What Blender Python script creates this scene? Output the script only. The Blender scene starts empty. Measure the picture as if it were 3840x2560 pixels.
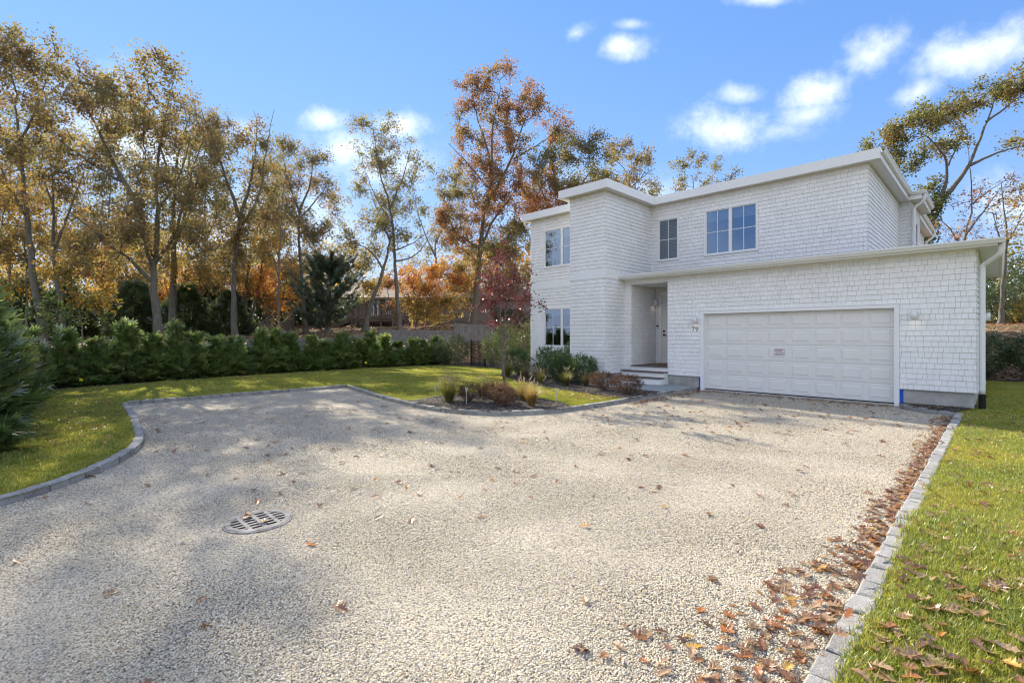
import bpy, math, random
import numpy as np
from mathutils import Vector, Matrix
from mathutils.geometry import tessellate_polygon

sc = bpy.context.scene
COL = sc.collection
R_ = math.sqrt(0.5)
rs = np.random.RandomState(11)
random.seed(11)

# ------------------------------------------------------------------ camera
cam_d = bpy.data.cameras.new('camera')
cam = bpy.data.objects.new('camera', cam_d)
COL.objects.link(cam)
cam.location = (0, 0, 1.77)
cam.rotation_euler = (math.radians(90), 0, 0)
cam_d.sensor_width = 36
cam_d.lens = 17.11
cam_d.shift_y = -22 / 3840
cam_d.clip_start = 0.05
cam_d.clip_end = 3000
sc.camera = cam

# ------------------------------------------------------------------ sky, sun, exposure
SUN_AZ_LEFT = 36.0      # degrees to the left of the view axis
SUN_EL = 31.0
view = sc.view_settings
view.view_transform = 'Standard'
view.look = 'None'
view.gamma = 1
view.use_curve_mapping = False
view.exposure = 2.1

world = bpy.data.worlds.new('World')
sc.world = world
world.use_nodes = True
wt = world.node_tree
wt.nodes.clear()


def N(tree, kind, **kw):
    n = tree.nodes.new(kind)
    for k, v in kw.items():
        setattr(n, k, v)
    return n


def MATH(tree, op, a, b=None, c=None, clamp=False):
    n = tree.nodes.new('ShaderNodeMath')
    n.operation = op
    n.use_clamp = clamp
    for i, x in enumerate((a, b, c)):
        if x is None:
            continue
        if isinstance(x, (int, float)):
            n.inputs[i].default_value = x
        else:
            tree.links.new(x, n.inputs[i])
    return n.outputs[0]


sky = N(wt, 'ShaderNodeTexSky', sky_type='NISHITA')
sky.sun_disc = False
sky.sun_elevation = math.radians(SUN_EL)
sky.sun_rotation = math.radians(-SUN_AZ_LEFT)
sky.altitude = 50
sky.air_density = 1.0
sky.dust_density = 0.0
sky.ozone_density = 2.2
hsv = N(wt, 'ShaderNodeHueSaturation')
hsv.inputs['Saturation'].default_value = 1.12
hsv.inputs['Value'].default_value = 1.0
wt.links.new(sky.outputs[0], hsv.inputs['Color'])
geo = N(wt, 'ShaderNodeTexCoord')
sep = N(wt, 'ShaderNodeSeparateXYZ')
wt.links.new(geo.outputs['Generated'], sep.inputs[0])
yy = MATH(wt, 'MAXIMUM', sep.outputs['Y'], 0.02)
pa = MATH(wt, 'DIVIDE', sep.outputs['X'], yy)
pe = MATH(wt, 'DIVIDE', sep.outputs['Z'], yy)
noi = N(wt, 'ShaderNodeTexNoise')
noi.inputs['Scale'].default_value = 9.0
noi.inputs['Detail'].default_value = 8
noi.inputs['Roughness'].default_value = 0.66
wt.links.new(geo.outputs['Generated'], noi.inputs['Vector'])
nval = MATH(wt, 'SUBTRACT', noi.outputs['Fac'], 0.5)
noi2 = N(wt, 'ShaderNodeTexNoise')
noi2.inputs['Scale'].default_value = 2.6
noi2.inputs['Detail'].default_value = 6
wt.links.new(geo.outputs['Generated'], noi2.inputs['Vector'])
# cumulus puffs: azimuth and height of each as tangents from the garden, radii, tilt, strength
PUFFS = [(2000, 130, 135, 66, 0.5, 1.0), (1900, 205, 120, 58, 0.4, 1.0), (1850, 265, 130, 40, .3, .7), (2210, 130, 170, 75, 0.25, 1.0),
         (2110, 210, 110, 45, 0.45, 0.85), (1680, 300, 150, 62, 0.0, 1.0), (1700, 218, 60, 28, 0, 0.6), (1790, 300, 110, 40, .1, .55),
         (1420, 108, 72, 36, 0.15, 0.95), (1325, 76, 48, 28, 0.3, 0.75), (1450, 55, 44, 18, 0, 0.55), (1760, 0, 110, 20, 0, 0.7),
         (750, 275, 80, 36, 0, 0.9), (905, 290, 105, 44, 0, 1.0), (805, 345, 130, 70, 0.1, 1.0), (880, 380, 190, 80, 0, 0.75),
         (300, 330, 360, 170, -.35, 0.6), (560, 300, 90, 45, 0, .5), (2330, 470, 150, 90, 0, .8), (620, 520, 400, 190, 0, 0.45), (1500, 480, 420, 110, 0, .4)]
mask = None
for (cx, cy, rx, ry, tilt, amp) in PUFFS:
    a0, e0 = (cx - 1176) / 1118, (770.5 - cy) / 1118
    ct, st = math.cos(tilt), math.sin(tilt)
    dx = MATH(wt, 'SUBTRACT', pa, a0)
    dy = MATH(wt, 'SUBTRACT', pe, e0)
    px = MATH(wt, 'ADD', MATH(wt, 'MULTIPLY', dx, ct * 1118 / rx), MATH(wt, 'MULTIPLY', dy, st * 1118 / rx))
    py = MATH(wt, 'SUBTRACT', MATH(wt, 'MULTIPLY', dy, ct * 1118 / ry), MATH(wt, 'MULTIPLY', dx, st * 1118 / ry))
    d2 = MATH(wt, 'SQRT', MATH(wt, 'ADD', MATH(wt, 'MULTIPLY', px, px), MATH(wt, 'MULTIPLY', py, py)))
    m = MATH(wt, 'SUBTRACT', 1.05, d2)
    m = MATH(wt, 'MULTIPLY_ADD', nval, 2.7, m)
    m = MATH(wt, 'MULTIPLY', m, 0.70, clamp=True)
    m = MATH(wt, 'MULTIPLY', MATH(wt, 'MULTIPLY', m, m), MATH(wt, 'MULTIPLY_ADD', m, -2.0, 3.0))
    m = MATH(wt, 'MULTIPLY', m, amp)
    mask = m if mask is None else MATH(wt, 'MAXIMUM', mask, m)
front = MATH(wt, 'GREATER_THAN', sep.outputs['Y'], 0.35)
mask = MATH(wt, 'MULTIPLY', MATH(wt, 'MULTIPLY', mask, front), 0.80)
# added cloud cover in the unseen sky, thickened to brighten the shaded walls
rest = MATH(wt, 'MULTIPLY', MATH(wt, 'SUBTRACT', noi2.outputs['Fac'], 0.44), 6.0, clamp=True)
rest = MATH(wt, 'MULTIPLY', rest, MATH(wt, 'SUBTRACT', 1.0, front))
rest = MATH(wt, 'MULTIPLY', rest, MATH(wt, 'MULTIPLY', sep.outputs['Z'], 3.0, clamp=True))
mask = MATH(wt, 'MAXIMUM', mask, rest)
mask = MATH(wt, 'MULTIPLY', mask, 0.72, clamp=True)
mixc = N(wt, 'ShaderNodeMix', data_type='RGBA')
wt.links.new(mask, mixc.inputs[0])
# even clear-day response over the whole dome: the brighter the air, the more it pales
sp = N(wt, 'ShaderNodeSeparateColor')
wt.links.new(hsv.outputs[0], sp.inputs[0])
cb = N(wt, 'ShaderNodeCombineColor')
SK = 0.394
for ch, (a_, b_) in enumerate(((0.49, 0.571), (0.645, 0.74), (1.25, 1.15))):
    c_ = MATH(wt, 'MULTIPLY', sp.outputs[ch], SK)
    c_ = MATH(wt, 'DIVIDE', MATH(wt, 'MULTIPLY', c_, a_), MATH(wt, 'MULTIPLY_ADD', c_, b_, 1.0))
    wt.links.new(MATH(wt, 'DIVIDE', c_, SK), cb.inputs[ch])
wt.links.new(cb.outputs[0], mixc.inputs[6])
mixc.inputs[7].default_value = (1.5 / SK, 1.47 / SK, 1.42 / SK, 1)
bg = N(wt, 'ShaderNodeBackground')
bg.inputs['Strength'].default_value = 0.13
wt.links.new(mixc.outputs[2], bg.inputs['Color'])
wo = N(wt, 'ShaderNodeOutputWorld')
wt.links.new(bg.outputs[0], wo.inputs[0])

sun_d = bpy.data.lights.new('sun', 'SUN')
sun_d.energy = 2.35
sun_d.angle = math.radians(0.53)
sun_d.color = (1.0, 0.90, 0.74)
sun = bpy.data.objects.new('sun', sun_d)
COL.objects.link(sun)
az, el = math.radians(SUN_AZ_LEFT), math.radians(SUN_EL)
to_sun = Vector((-math.sin(az) * math.cos(el), math.cos(az) * math.cos(el), math.sin(el)))
sun.rotation_euler = to_sun.to_track_quat('Z', 'Y').to_euler()
sun.location = to_sun * 60

sc.cycles.max_bounces = 6
sc.cycles.diffuse_bounces = 3
sc.cycles.glossy_bounces = 3
sc.cycles.transmission_bounces = 4
sc.cycles.transparent_max_bounces = 6
sc.cycles.filter_width = 1.15
sc.cycles.adaptive_threshold = 0.012
sc.cycles.caustics_reflective = False
sc.cycles.caustics_refractive = False
sc.cycles.use_denoising = True


# ------------------------------------------------------------------ coordinates
# the house stands at 45 degrees to the view: u runs along its front (to the right), v into it
def W(u, v, z=0.0):
    return ((u + v) * R_, (v - u) * R_, z)


def UV(X, Y):
    return (X - Y) * R_, (X + Y) * R_


def at(px, py, Y):
    """point at depth Y seen at photo position px,py (2352 wide)"""
    return np.array([(px - 1176) / 1118 * Y, Y, 1.77 + (770.5 - py) / 1118 * Y])


# ------------------------------------------------------------------ materials
MATS = {}


def new_mat(name):
    m = bpy.data.materials.new(name)
    m.use_nodes = True
    m.node_tree.nodes.clear()
    MATS[name] = m
    return m, m.node_tree


def out(t, sh):
    o = N(t, 'ShaderNodeOutputMaterial')
    t.links.new(sh, o.inputs[0])


def setc(sock, t, v):
    if hasattr(v, 'links') or hasattr(v, 'is_output'):
        t.links.new(v, sock)
    else:
        sock.default_value = (*v, 1) if isinstance(v, (tuple, list)) and len(v) == 3 else v


def bsdf(t, color, rough=0.6, spec=0.3, normal=None, metal=0.0):
    b = N(t, 'ShaderNodeBsdfPrincipled')
    setc(b.inputs['Base Color'], t, color)
    setc(b.inputs['Roughness'], t, rough)
    b.inputs['Specular IOR Level'].default_value = spec
    b.inputs['Metallic'].default_value = metal
    if normal is not None:
        t.links.new(normal, b.inputs['Normal'])
    return b.outputs[0]


def coords(t, kind='Object'):
    return N(t, 'ShaderNodeTexCoord').outputs[kind]


def worldpos(t):
    return N(t, 'ShaderNodeNewGeometry').outputs['Position']


def noise(t, vec, scale, detail=4, rough=0.55, dist=0.0):
    n = N(t, 'ShaderNodeTexNoise')
    n.inputs['Scale'].default_value = scale
    n.inputs['Detail'].default_value = detail
    n.inputs['Roughness'].default_value = rough
    n.inputs['Distortion'].default_value = dist
    t.links.new(vec, n.inputs['Vector'])
    return n.outputs['Fac']


def ramp(t, fac, stops, interp='LINEAR'):
    r = N(t, 'ShaderNodeValToRGB')
    r.color_ramp.interpolation = interp
    e = r.color_ramp.elements
    while len(e) > 1:
        e.remove(e[-1])
    e[0].position = stops[0][0]
    e[0].color = (*stops[0][1], 1)
    for p, c in stops[1:]:
        x = e.new(p)
        x.color = (*c, 1)
    t.links.new(fac, r.inputs[0])
    return r.outputs[0]


def bump(t, h, strength=0.3, dist=0.01):
    b = N(t, 'ShaderNodeBump')
    b.inputs['Strength'].default_value = strength
    b.inputs['Distance'].default_value = dist
    t.links.new(h, b.inputs['Height'])
    return b.outputs[0]


def mixcol(t, fac, a, b, mode='MIX'):
    m = N(t, 'ShaderNodeMix', data_type='RGBA', blend_type=mode)
    setc(m.inputs[0], t, fac)
    setc(m.inputs[6], t, a)
    setc(m.inputs[7], t, b)
    return m.outputs[2]


def simple(name, color, rough=0.6, spec=0.3, var=0.0, vscale=3.0, bmp=0.0, bscale=80, metal=0.0):
    m, t = new_mat(name)
    c = color
    nrm = None
    if var > 0:
        f = noise(t, worldpos(t), vscale, 5)
        lo = tuple(x * (1 - var) for x in color)
        hi = tuple(min(1, x * (1 + var)) for x in color)
        c = ramp(t, f, [(0.3, lo), (0.7, hi)])
    if bmp > 0:
        nrm = bump(t, noise(t, worldpos(t), bscale, 4), bmp, 0.004)
    out(t, bsdf(t, c, rough, spec, nrm, metal))
    return m


simple('white_paint', (0.88, 0.865, 0.83), 0.55, 0.25, 0.045, 4)
m, t = new_mat('shingle_paint')
a_t = N(t, 'ShaderNodeAttribute'); a_t.attribute_name = 'col'
c = mixcol(t, 1.0, ramp(t, noise(t, worldpos(t), 1.3, 5), [(0.3, (0.84, 0.825, 0.79)), (0.6, (0.90, 0.885, 0.85))]), a_t.outputs['Color'], 'MULTIPLY')
out(t, bsdf(t, c, 0.55, 0.25))
simple('trim_white', (0.86, 0.855, 0.83), 0.42, 0.35, 0.02, 2.0)
simple('door_white', (0.80, 0.775, 0.73), 0.45, 0.35, 0.02, 1.2)
simple('sheathing', (0.48, 0.475, 0.465), 0.8)
simple('gutter_white', (0.78, 0.78, 0.75), 0.32, 0.45, 0.03, 2.0)
simple('soffit_white', (0.78, 0.77, 0.74), 0.6, 0.25)
simple('concrete', (0.40, 0.385, 0.35), 0.9, 0.2, 0.25, 2.4, 0.5, 40)
simple('blue_tape', (0.03, 0.12, 0.55), 0.7, 0.2, .15, 9)
simple('black_metal', (0.012, 0.012, 0.013), 0.45, 0.4)
simple('black_plastic', (0.02, 0.02, 0.022), 0.5, 0.4)
simple('rubber', (0.015, 0.015, 0.015), 0.7)
simple('composite_tread', (0.15, 0.12, 0.105), 0.7, 0.2, 0.2, 6, 0.2, 60)
simple('coir', (0.24, 0.16, 0.08), 0.95, 0.1, 0.3, 20, 0.6, 120)
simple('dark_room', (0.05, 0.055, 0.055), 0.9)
simple('blind_cloth', (0.62, 0.66, 0.70), 0.8)
simple('asphalt_roof', (0.16, 0.16, 0.165), 0.95, 0.15, 0.3, 30, 0.4, 120)
simple('sign_white', (0.75, 0.75, 0.74), 0.4)
simple('sign_red', (0.45, 0.06, 0.05), 0.5)
simple('iron', (0.24, 0.23, 0.22), 0.75, 0.08, 0.45, 12, 0.25, 60, metal=0.0)
simple('well', (0.04, 0.038, 0.035), 0.95)
simple('flagstone', (0.30, 0.33, 0.34), 0.75, 0.25, 0.2, 3, 0.3, 30)
simple('mortar', (0.42, 0.41, 0.38), 0.95, 0.1, 0.15, 12)
simple('plastic_grey', (0.52, 0.50, 0.45), 0.5)
simple('flag_yellow', (0.75, 0.6, 0.03), 0.6)
simple('fence_wood', (0.22, 0.205, 0.185), 0.85, 0.15, 0.22, 5, 0.3, 30)
simple('grey_siding', (0.27, 0.245, 0.23), 0.85, 0.15, 0.25, 3, 0.3, 30)
simple('tan_roof', (0.36, 0.30, 0.24), 0.9, 0.1, 0.2, 5)
simple('deck_wood', (0.17, 0.135, 0.10), 0.85, 0.15, 0.25, 5)
simple('lattice_wood', (0.15, 0.12, 0.09), 0.9)
simple('lamp_white', (0.8, 0.8, 0.79), 0.35, 0.4)
simple('plume', (0.55, 0.45, 0.30), 0.9, 0.1)
simple('pipe_black', (0.012, 0.012, 0.012), 0.5, 0.4)

m, t = new_mat('lamp_glow')
e_ = N(t, 'ShaderNodeEmission')
e_.inputs[0].default_value = (1.0, 0.86, 0.62, 1)
e_.inputs[1].default_value = 1.6
out(t, e_.outputs[0])

# window glass: coated double glazing, mirrors the sky and shows a dim room
m, t = new_mat('glass')
gl = N(t, 'ShaderNodeBsdfGlossy')
gl.inputs['Roughness'].default_value = 0.004
gl.inputs['Color'].default_value = (0.62, 0.74, 0.90, 1)
tr = N(t, 'ShaderNodeBsdfTransparent')
tr.inputs['Color'].default_value = (0.5, 0.55, 0.55, 1)
lw = N(t, 'ShaderNodeLayerWeight')
lw.inputs['Blend'].default_value = 0.25
fc = MATH(t, 'MULTIPLY_ADD', lw.outputs['Fresnel'], 0.75, 0.30, clamp=True)
mx = N(t, 'ShaderNodeMixShader')
t.links.new(fc, mx.inputs[0])
t.links.new(tr.outputs[0], mx.inputs[1])
t.links.new(gl.outputs[0], mx.inputs[2])
out(t, mx.outputs[0])


def leafy(name, trans=0.45, gloss=0.06, rough=0.5, attr=True, color=None, rnd=None):
    m, t = new_mat(name)
    if attr:
        a = N(t, 'ShaderNodeAttribute')
        a.attribute_name = 'col'
        c = a.outputs['Color']
    elif rnd:
        oi = N(t, 'ShaderNodeObjectInfo')
        c = ramp(t, oi.outputs['Random'], rnd)
        f = noise(t, worldpos(t), 26, 3)
        c = mixcol(t, MATH(t, 'MULTIPLY_ADD', f, 1.4, -0.42, clamp=True), c, (0.55, 0.5, 0.42), 'MULTIPLY')
    else:
        c = color
    d = N(t, 'ShaderNodeBsdfDiffuse')
    setc(d.inputs[0], t, c)
    tl = N(t, 'ShaderNodeBsdfTranslucent')
    hs = N(t, 'ShaderNodeHueSaturation')
    hs.inputs['Saturation'].default_value = 1.0
    hs.inputs['Value'].default_value = 1.35
    setc(hs.inputs['Color'], t, c)
    t.links.new(hs.outputs[0], tl.inputs[0])
    mx = N(t, 'ShaderNodeMixShader')
    mx.inputs[0].default_value = trans
    t.links.new(d.outputs[0], mx.inputs[1])
    t.links.new(tl.outputs[0], mx.inputs[2])
    g = N(t, 'ShaderNodeBsdfGlossy')
    g.inputs['Roughness'].default_value = rough
    g.inputs[0].default_value = (1, 1, 1, 1)
    m2 = N(t, 'ShaderNodeMixShader')
    m2.inputs[0].default_value = gloss
    t.links.new(mx.outputs[0], m2.inputs[1])
    t.links.new(g.outputs[0], m2.inputs[2])
    out(t, m2.outputs[0])
    return m


leafy('leaves', 0.55, 0.05, 0.45)
leafy('needles', 0.55, 0.10, 0.35)
leafy('shiny_leaves', 0.35, 0.055, 0.28)
leafy('grass_blades', 0.5, 0.05, 0.4)
t = MATS['grass_blades'].node_tree
src_ = next(n_ for n_ in t.nodes if n_.type == 'ATTRIBUTE').outputs['Color']
tg = [l_.to_socket for l_ in t.links if l_.from_socket == src_]
fac_ = noise(t, worldpos(t), 0.8, 5, 0.65)
mul_ = mixcol(t, 1.0, src_, ramp(t, fac_, [(0.28, (0.62, 0.74, 0.7)), (0.5, (0.95, 0.97, 0.9)), (0.72, (1.3, 1.12, 1.0))]), 'MULTIPLY')
for s_ in tg: t.links.new(mul_, s_)
FALL = [(0.0, (0.15, 0.06, 0.025)), (0.25, (0.24, 0.10, 0.04)), (0.5, (0.32, 0.17, 0.075)),
        (0.72, (0.42, 0.27, 0.14)), (0.88, (0.42, 0.15, 0.03)), (1.0, (0.50, 0.30, 0.05))]
leafy('fallen', 0.25, 0.08, 0.4, attr=False, rnd=FALL)
LEAFC = {'dark brown': (0.17, 0.08, 0.035), 'rust brown': (0.29, 0.13, 0.045), 'brown': (0.34, 0.20, 0.09), 'pale tan': (0.44, 0.29, 0.16), 'orange': (0.44, 0.16, 0.03), 'golden': (0.50, 0.30, 0.05)}
for nm_, c_ in LEAFC.items():
    leafy('fallen ' + nm_, 0.25, 0.08, 0.4, attr=False, rnd=[(0, tuple(x * .82 for x in c_)), (1, tuple(x * 1.18 for x in c_))])

m, t = new_mat('bark')
p = coords(t)
mp = N(t, 'ShaderNodeMapping')
mp.inputs['Scale'].default_value = (6, 6, 1.2)
t.links.new(worldpos(t), mp.inputs[0])
f = noise(t, mp.outputs[0], 3.0, 6, 0.65)
f2 = noise(t, worldpos(t), 1.1, 3)
c = ramp(t, f, [(0.3, (0.07, 0.055, 0.042)), (0.55, (0.16, 0.135, 0.11)), (0.75, (0.26, 0.24, 0.20))])
c = mixcol(t, MATH(t, 'MULTIPLY', f2, 0.55), c, (0.19, 0.20, 0.155))
out(t, bsdf(t, c, 0.9, 0.15, bump(t, f, 0.6, 0.03)))

m, t = new_mat('young_bark')
f = noise(t, worldpos(t), 9, 4)
out(t, bsdf(t, ramp(t, f, [(0.3, (0.10, 0.075, 0.06)), (0.7, (0.22, 0.18, 0.15))]), 0.8, 0.2))

m, t = new_mat('granite')
f = noise(t, worldpos(t), 190, 3, 0.7)
f2 = noise(t, worldpos(t), 14, 5)
oi = N(t, 'ShaderNodeObjectInfo')
c = ramp(t, f, [(0.3, (0.13, 0.13, 0.135)), (0.5, (0.36, 0.36, 0.36)), (0.72, (0.58, 0.58, 0.57))])
c = mixcol(t, 0.6, c, ramp(t, f2, [(0.3, (0.55, 0.54, 0.52)), (0.7, (0.95, 0.95, 0.95))]), 'MULTIPLY')
c = mixcol(t, 1.0, c, ramp(t, oi.outputs['Random'], [(0, (0.85, 0.835, 0.80)), (1, (1.22, 1.19, 1.12))]), 'MULTIPLY')
out(t, bsdf(t, c, 0.8, 0.25, bump(t, noise(t, worldpos(t), 45, 5), 0.7, 0.012)))

PEB = [(0.0, (0.15, 0.14, 0.13)), (0.08, (0.26, 0.24, 0.21)), (0.17, (0.43, 0.37, 0.27)), (0.32, (0.60, 0.52, 0.375)),
       (0.5, (0.70, 0.62, 0.47)), (0.66, (0.77, 0.705, 0.57)), (0.8, (0.66, 0.53, 0.33)), (0.9, (0.48, 0.43, 0.37)), (1.0, (0.81, 0.775, 0.69))]
m, t = new_mat('gravel_sheet')
vo = N(t, 'ShaderNodeTexVoronoi')
vo.inputs['Scale'].default_value = 74
t.links.new(worldpos(t), vo.inputs['Vector'])
sepc = N(t, 'ShaderNodeSeparateColor')
t.links.new(vo.outputs['Color'], sepc.inputs[0])
c = ramp(t, sepc.outputs[0], PEB)
edge = MATH(t, 'MULTIPLY', vo.outputs['Distance'], 1.0)
c = mixcol(t, ramp(t, edge, [(0.45, (0, 0, 0)), (0.85, (1, 1, 1))]), c, (0.16, 0.15, 0.13))
big = noise(t, worldpos(t), 0.9, 5, 0.6)
c = mixcol(t, 1.0, c, ramp(t, big, [(0.3, (0.82, 0.81, 0.79)), (0.7, (1.0, 1.0, 1.0))]), 'MULTIPLY')
hgt = MATH(t, 'MULTIPLY_ADD', noise(t, worldpos(t), 9, 4), 1.2, MATH(t, 'MULTIPLY', edge, -1.0))
out(t, bsdf(t, c, 0.85, 0.2, bump(t, hgt, 0.9, 0.014)))

m, t = new_mat('pebble')
oi = N(t, 'ShaderNodeObjectInfo')
c = ramp(t, oi.outputs['Random'], PEB)
c = mixcol(t, 0.5, c, ramp(t, noise(t, worldpos(t), 0.9, 5, 0.6), [(0.3, (0.7, 0.7, 0.68)), (0.7, (1, 1, 1))]), 'MULTIPLY')
out(t, bsdf(t, c, 0.6, 0.3))

m, t = new_mat('lawn_soil')
f = noise(t, worldpos(t), 1.6, 6, 0.65)
f2 = noise(t, worldpos(t), 60, 4, 0.7)
c = ramp(t, f, [(0.3, (0.17, 0.19, 0.024)), (0.55, (0.24, 0.245, 0.03)), (0.75, (0.32, 0.285, 0.045))])
c = mixcol(t, 0.7, c, ramp(t, f2, [(0.3, (0.45, 0.45, 0.4)), (0.7, (1.1, 1.1, 1.0))]), 'MULTIPLY')
out(t, bsdf(t, c, 0.95, 0.05, bump(t, f2, 0.9, 0.03)))

m, t = new_mat('mulch')
vo = N(t, 'ShaderNodeTexVoronoi')
vo.inputs['Scale'].default_value = 36
mp = N(t, 'ShaderNodeMapping')
mp.inputs['Scale'].default_value = (1, 0.45, 1)
t.links.new(worldpos(t), mp.inputs[0])
t.links.new(mp.outputs[0], vo.inputs['Vector'])
sepc = N(t, 'ShaderNodeSeparateColor')
t.links.new(vo.outputs['Color'], sepc.inputs[0])
c = ramp(t, sepc.outputs[0], [(0, (0.022, 0.02, 0.019)), (0.5, (0.055, 0.048, 0.042)), (0.85, (0.11, 0.095, 0.08)), (1, (0.22, 0.19, 0.16))])
out(t, bsdf(t, c, 0.85, 0.25, bump(t, vo.outputs['Distance'], 1.0, 0.03)))
m, t = new_mat('mulch_chip')
oi = N(t, 'ShaderNodeObjectInfo')
out(t, bsdf(t, ramp(t, oi.outputs['Random'], [(0, (0.02, 0.018, 0.017)), (0.6, (0.07, 0.06, 0.052)), (1, (0.2, 0.17, 0.14))]), 0.7, 0.35))

m, t = new_mat('leaf_litter_ground')
vo = N(t, 'ShaderNodeTexVoronoi')
vo.inputs['Scale'].default_value = 9
t.links.new(worldpos(t), vo.inputs['Vector'])
sepc = N(t, 'ShaderNodeSeparateColor')
t.links.new(vo.outputs['Color'], sepc.inputs[0])
c = ramp(t, sepc.outputs[0], [(0, (0.07, 0.05, 0.03)), (0.4, (0.17, 0.10, 0.055)), (0.75, (0.28, 0.18, 0.10)), (1, (0.40, 0.30, 0.19))])
f = noise(t, worldpos(t), 0.5, 5)
c = mixcol(t, ramp(t, f, [(0.5, (0, 0, 0)), (0.62, (0.8, 0.8, 0.8))]), c, (0.06, 0.075, 0.02))
out(t, bsdf(t, c, 0.95, 0.1, bump(t, vo.outputs['Distance'], 0.8, 0.05)))


# ------------------------------------------------------------------ mesh helpers
def tag(o, label=None, cat=None, group=None, kind=None):
    if label: o['label'] = label
    if cat: o['category'] = cat
    if group: o['group'] = group
    if kind: o['kind'] = kind
    return o


def link(o, parent=None):
    COL.objects.link(o)
    if parent is not None:
        o.parent = parent
    return o


def empty(name, loc=(0, 0, 0), rz=0.0):
    o = bpy.data.objects.new(name, None)
    o.empty_display_size = 0.2
    o.location = loc
    o.rotation_euler = (0, 0, rz)
    return link(o)


def npmesh(name, V, F, mat=None, cols=None, smooth=False):
    """V (n,3); F (m,k) all faces the same size"""
    V = np.asarray(V, dtype=np.float32)
    F = np.asarray(F, dtype=np.int32)
    me = bpy.data.meshes.new(name)
    me.vertices.add(len(V))
    me.vertices.foreach_set('co', V.ravel())
    k = F.shape[1]
    me.loops.add(F.size)
    me.loops.foreach_set('vertex_index', F.ravel())
    me.polygons.add(len(F))
    me.polygons.foreach_set('loop_start', np.arange(0, F.size, k, dtype=np.int32))
    me.polygons.foreach_set('use_smooth', np.full(len(F), bool(smooth), dtype=bool))
    me.update(calc_edges=True)
    if cols is not None:
        a = me.attributes.new('col', 'FLOAT_COLOR', 'FACE')
        c4 = np.ones((len(F), 4), dtype=np.float32)
        c4[:, :3] = cols
        a.data.foreach_set('color', c4.ravel())
    if mat:
        me.materials.append(MATS[mat])
    return me


class MB:
    def __init__(self, tf=None):
        self.v = []
        self.f = []
        self.tf = tf

    def add(self, vs, fs):
        n = len(self.v)
        if self.tf:
            vs = [self.tf(*p) for p in vs]
        self.v += [tuple(p) for p in vs]
        self.f += [tuple(i + n for i in q) for q in fs]
        return self

    def box(self, x0, x1, y0, y1, z0, z1):
        return self.add([(x0, y0, z0), (x1, y0, z0), (x1, y1, z0), (x0, y1, z0), (x0, y0, z1), (x1, y0, z1), (x1, y1, z1), (x0, y1, z1)],
                        [(0, 3, 2, 1), (4, 5, 6, 7), (0, 1, 5, 4), (1, 2, 6, 5), (2, 3, 7, 6), (3, 0, 4, 7)])

    def beam(self, a, b, w, h=None, up=(0, 0, 1)):
        """rectangular bar from a to b"""
        h = h or w
        a, b = Vector(a), Vector(b)
        d = (b - a).normalized()
        s = d.cross(Vector(up))
        if s.length < 1e-4:
            s = d.cross(Vector((1, 0, 0)))
        s.normalize()
        n = s.cross(d).normalized()
        vs = [a + s * (i * w / 2) + n * (j * h / 2) for i, j in ((-1, -1), (1, -1), (1, 1), (-1, 1))]
        vs += [b + s * (i * w / 2) + n * (j * h / 2) for i, j in ((-1, -1), (1, -1), (1, 1), (-1, 1))]
        return self.add(vs, [(0, 3, 2, 1), (4, 5, 6, 7), (0, 1, 5, 4), (1, 2, 6, 5), (2, 3, 7, 6), (3, 0, 4, 7)])

    def tube(self, pts, rad, k=8, caps=True):
        pts = [Vector(p) for p in pts]
        n = len(pts)
        if not isinstance(rad, (list, tuple, np.ndarray)):
            rad = [rad] * n
        ref = None
        vs = []
        for i, p in enumerate(pts):
            d = (pts[min(i + 1, n - 1)] - pts[max(i - 1, 0)]).normalized()
            if ref is None:
                ref = d.orthogonal().normalized()
            ref = (ref - d * ref.dot(d)).normalized()
            b = d.cross(ref)
            for j in range(k):
                a = 2 * math.pi * j / k
                vs.append(p + (ref * math.cos(a) + b * math.sin(a)) * rad[i])
        fs = [(i * k + j, i * k + (j + 1) % k, (i + 1) * k + (j + 1) % k, (i + 1) * k + j) for i in range(n - 1) for j in range(k)]
        if caps:
            fs += [tuple(range(k - 1, -1, -1)), tuple((n - 1) * k + j for j in range(k))]
        return self.add(vs, fs)

    def lathe(self, prof, c=(0, 0, 0), k=16):
        """prof: list of (r, z)"""
        vs = [(c[0] + r * math.cos(2 * math.pi * j / k), c[1] + r * math.sin(2 * math.pi * j / k), c[2] + z) for r, z in prof for j in range(k)]
        fs = [(i * k + j, i * k + (j + 1) % k, (i + 1) * k + (j + 1) % k, (i + 1) * k + j) for i in range(len(prof) - 1) for j in range(k)]
        return self.add(vs, fs)

    def poly(self, pts, z):
        tris = tessellate_polygon([[Vector((p[0], p[1], 0)) for p in pts]])
        return self.add([(p[0], p[1], z) for p in pts], [tuple(t) for t in tris])

    def mesh(self, name, mat, smooth=False):
        me = bpy.data.meshes.new(name)
        me.from_pydata(self.v, [], self.f)
        if smooth:
            me.polygons.foreach_set('use_smooth', np.ones(len(me.polygons), dtype=bool))
        me.materials.append(MATS[mat])
        return me

    def build(self, name, mat, parent=None, smooth=False):
        return link(bpy.data.objects.new(name, self.mesh(name, mat, smooth)), parent)


def obj(name, me, parent=None, loc=None, rot=None, scale=None):
    o = bpy.data.objects.new(name, me)
    if loc is not None: o.location = loc
    if rot is not None: o.rotation_euler = rot
    if scale is not None: o.scale = scale
    return link(o, parent)


def copy_tree(o, parent=None):
    c = o.copy()
    COL.objects.link(c)
    c.parent = parent
    for ch in o.children:
        copy_tree(ch, c)
    return c


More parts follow.
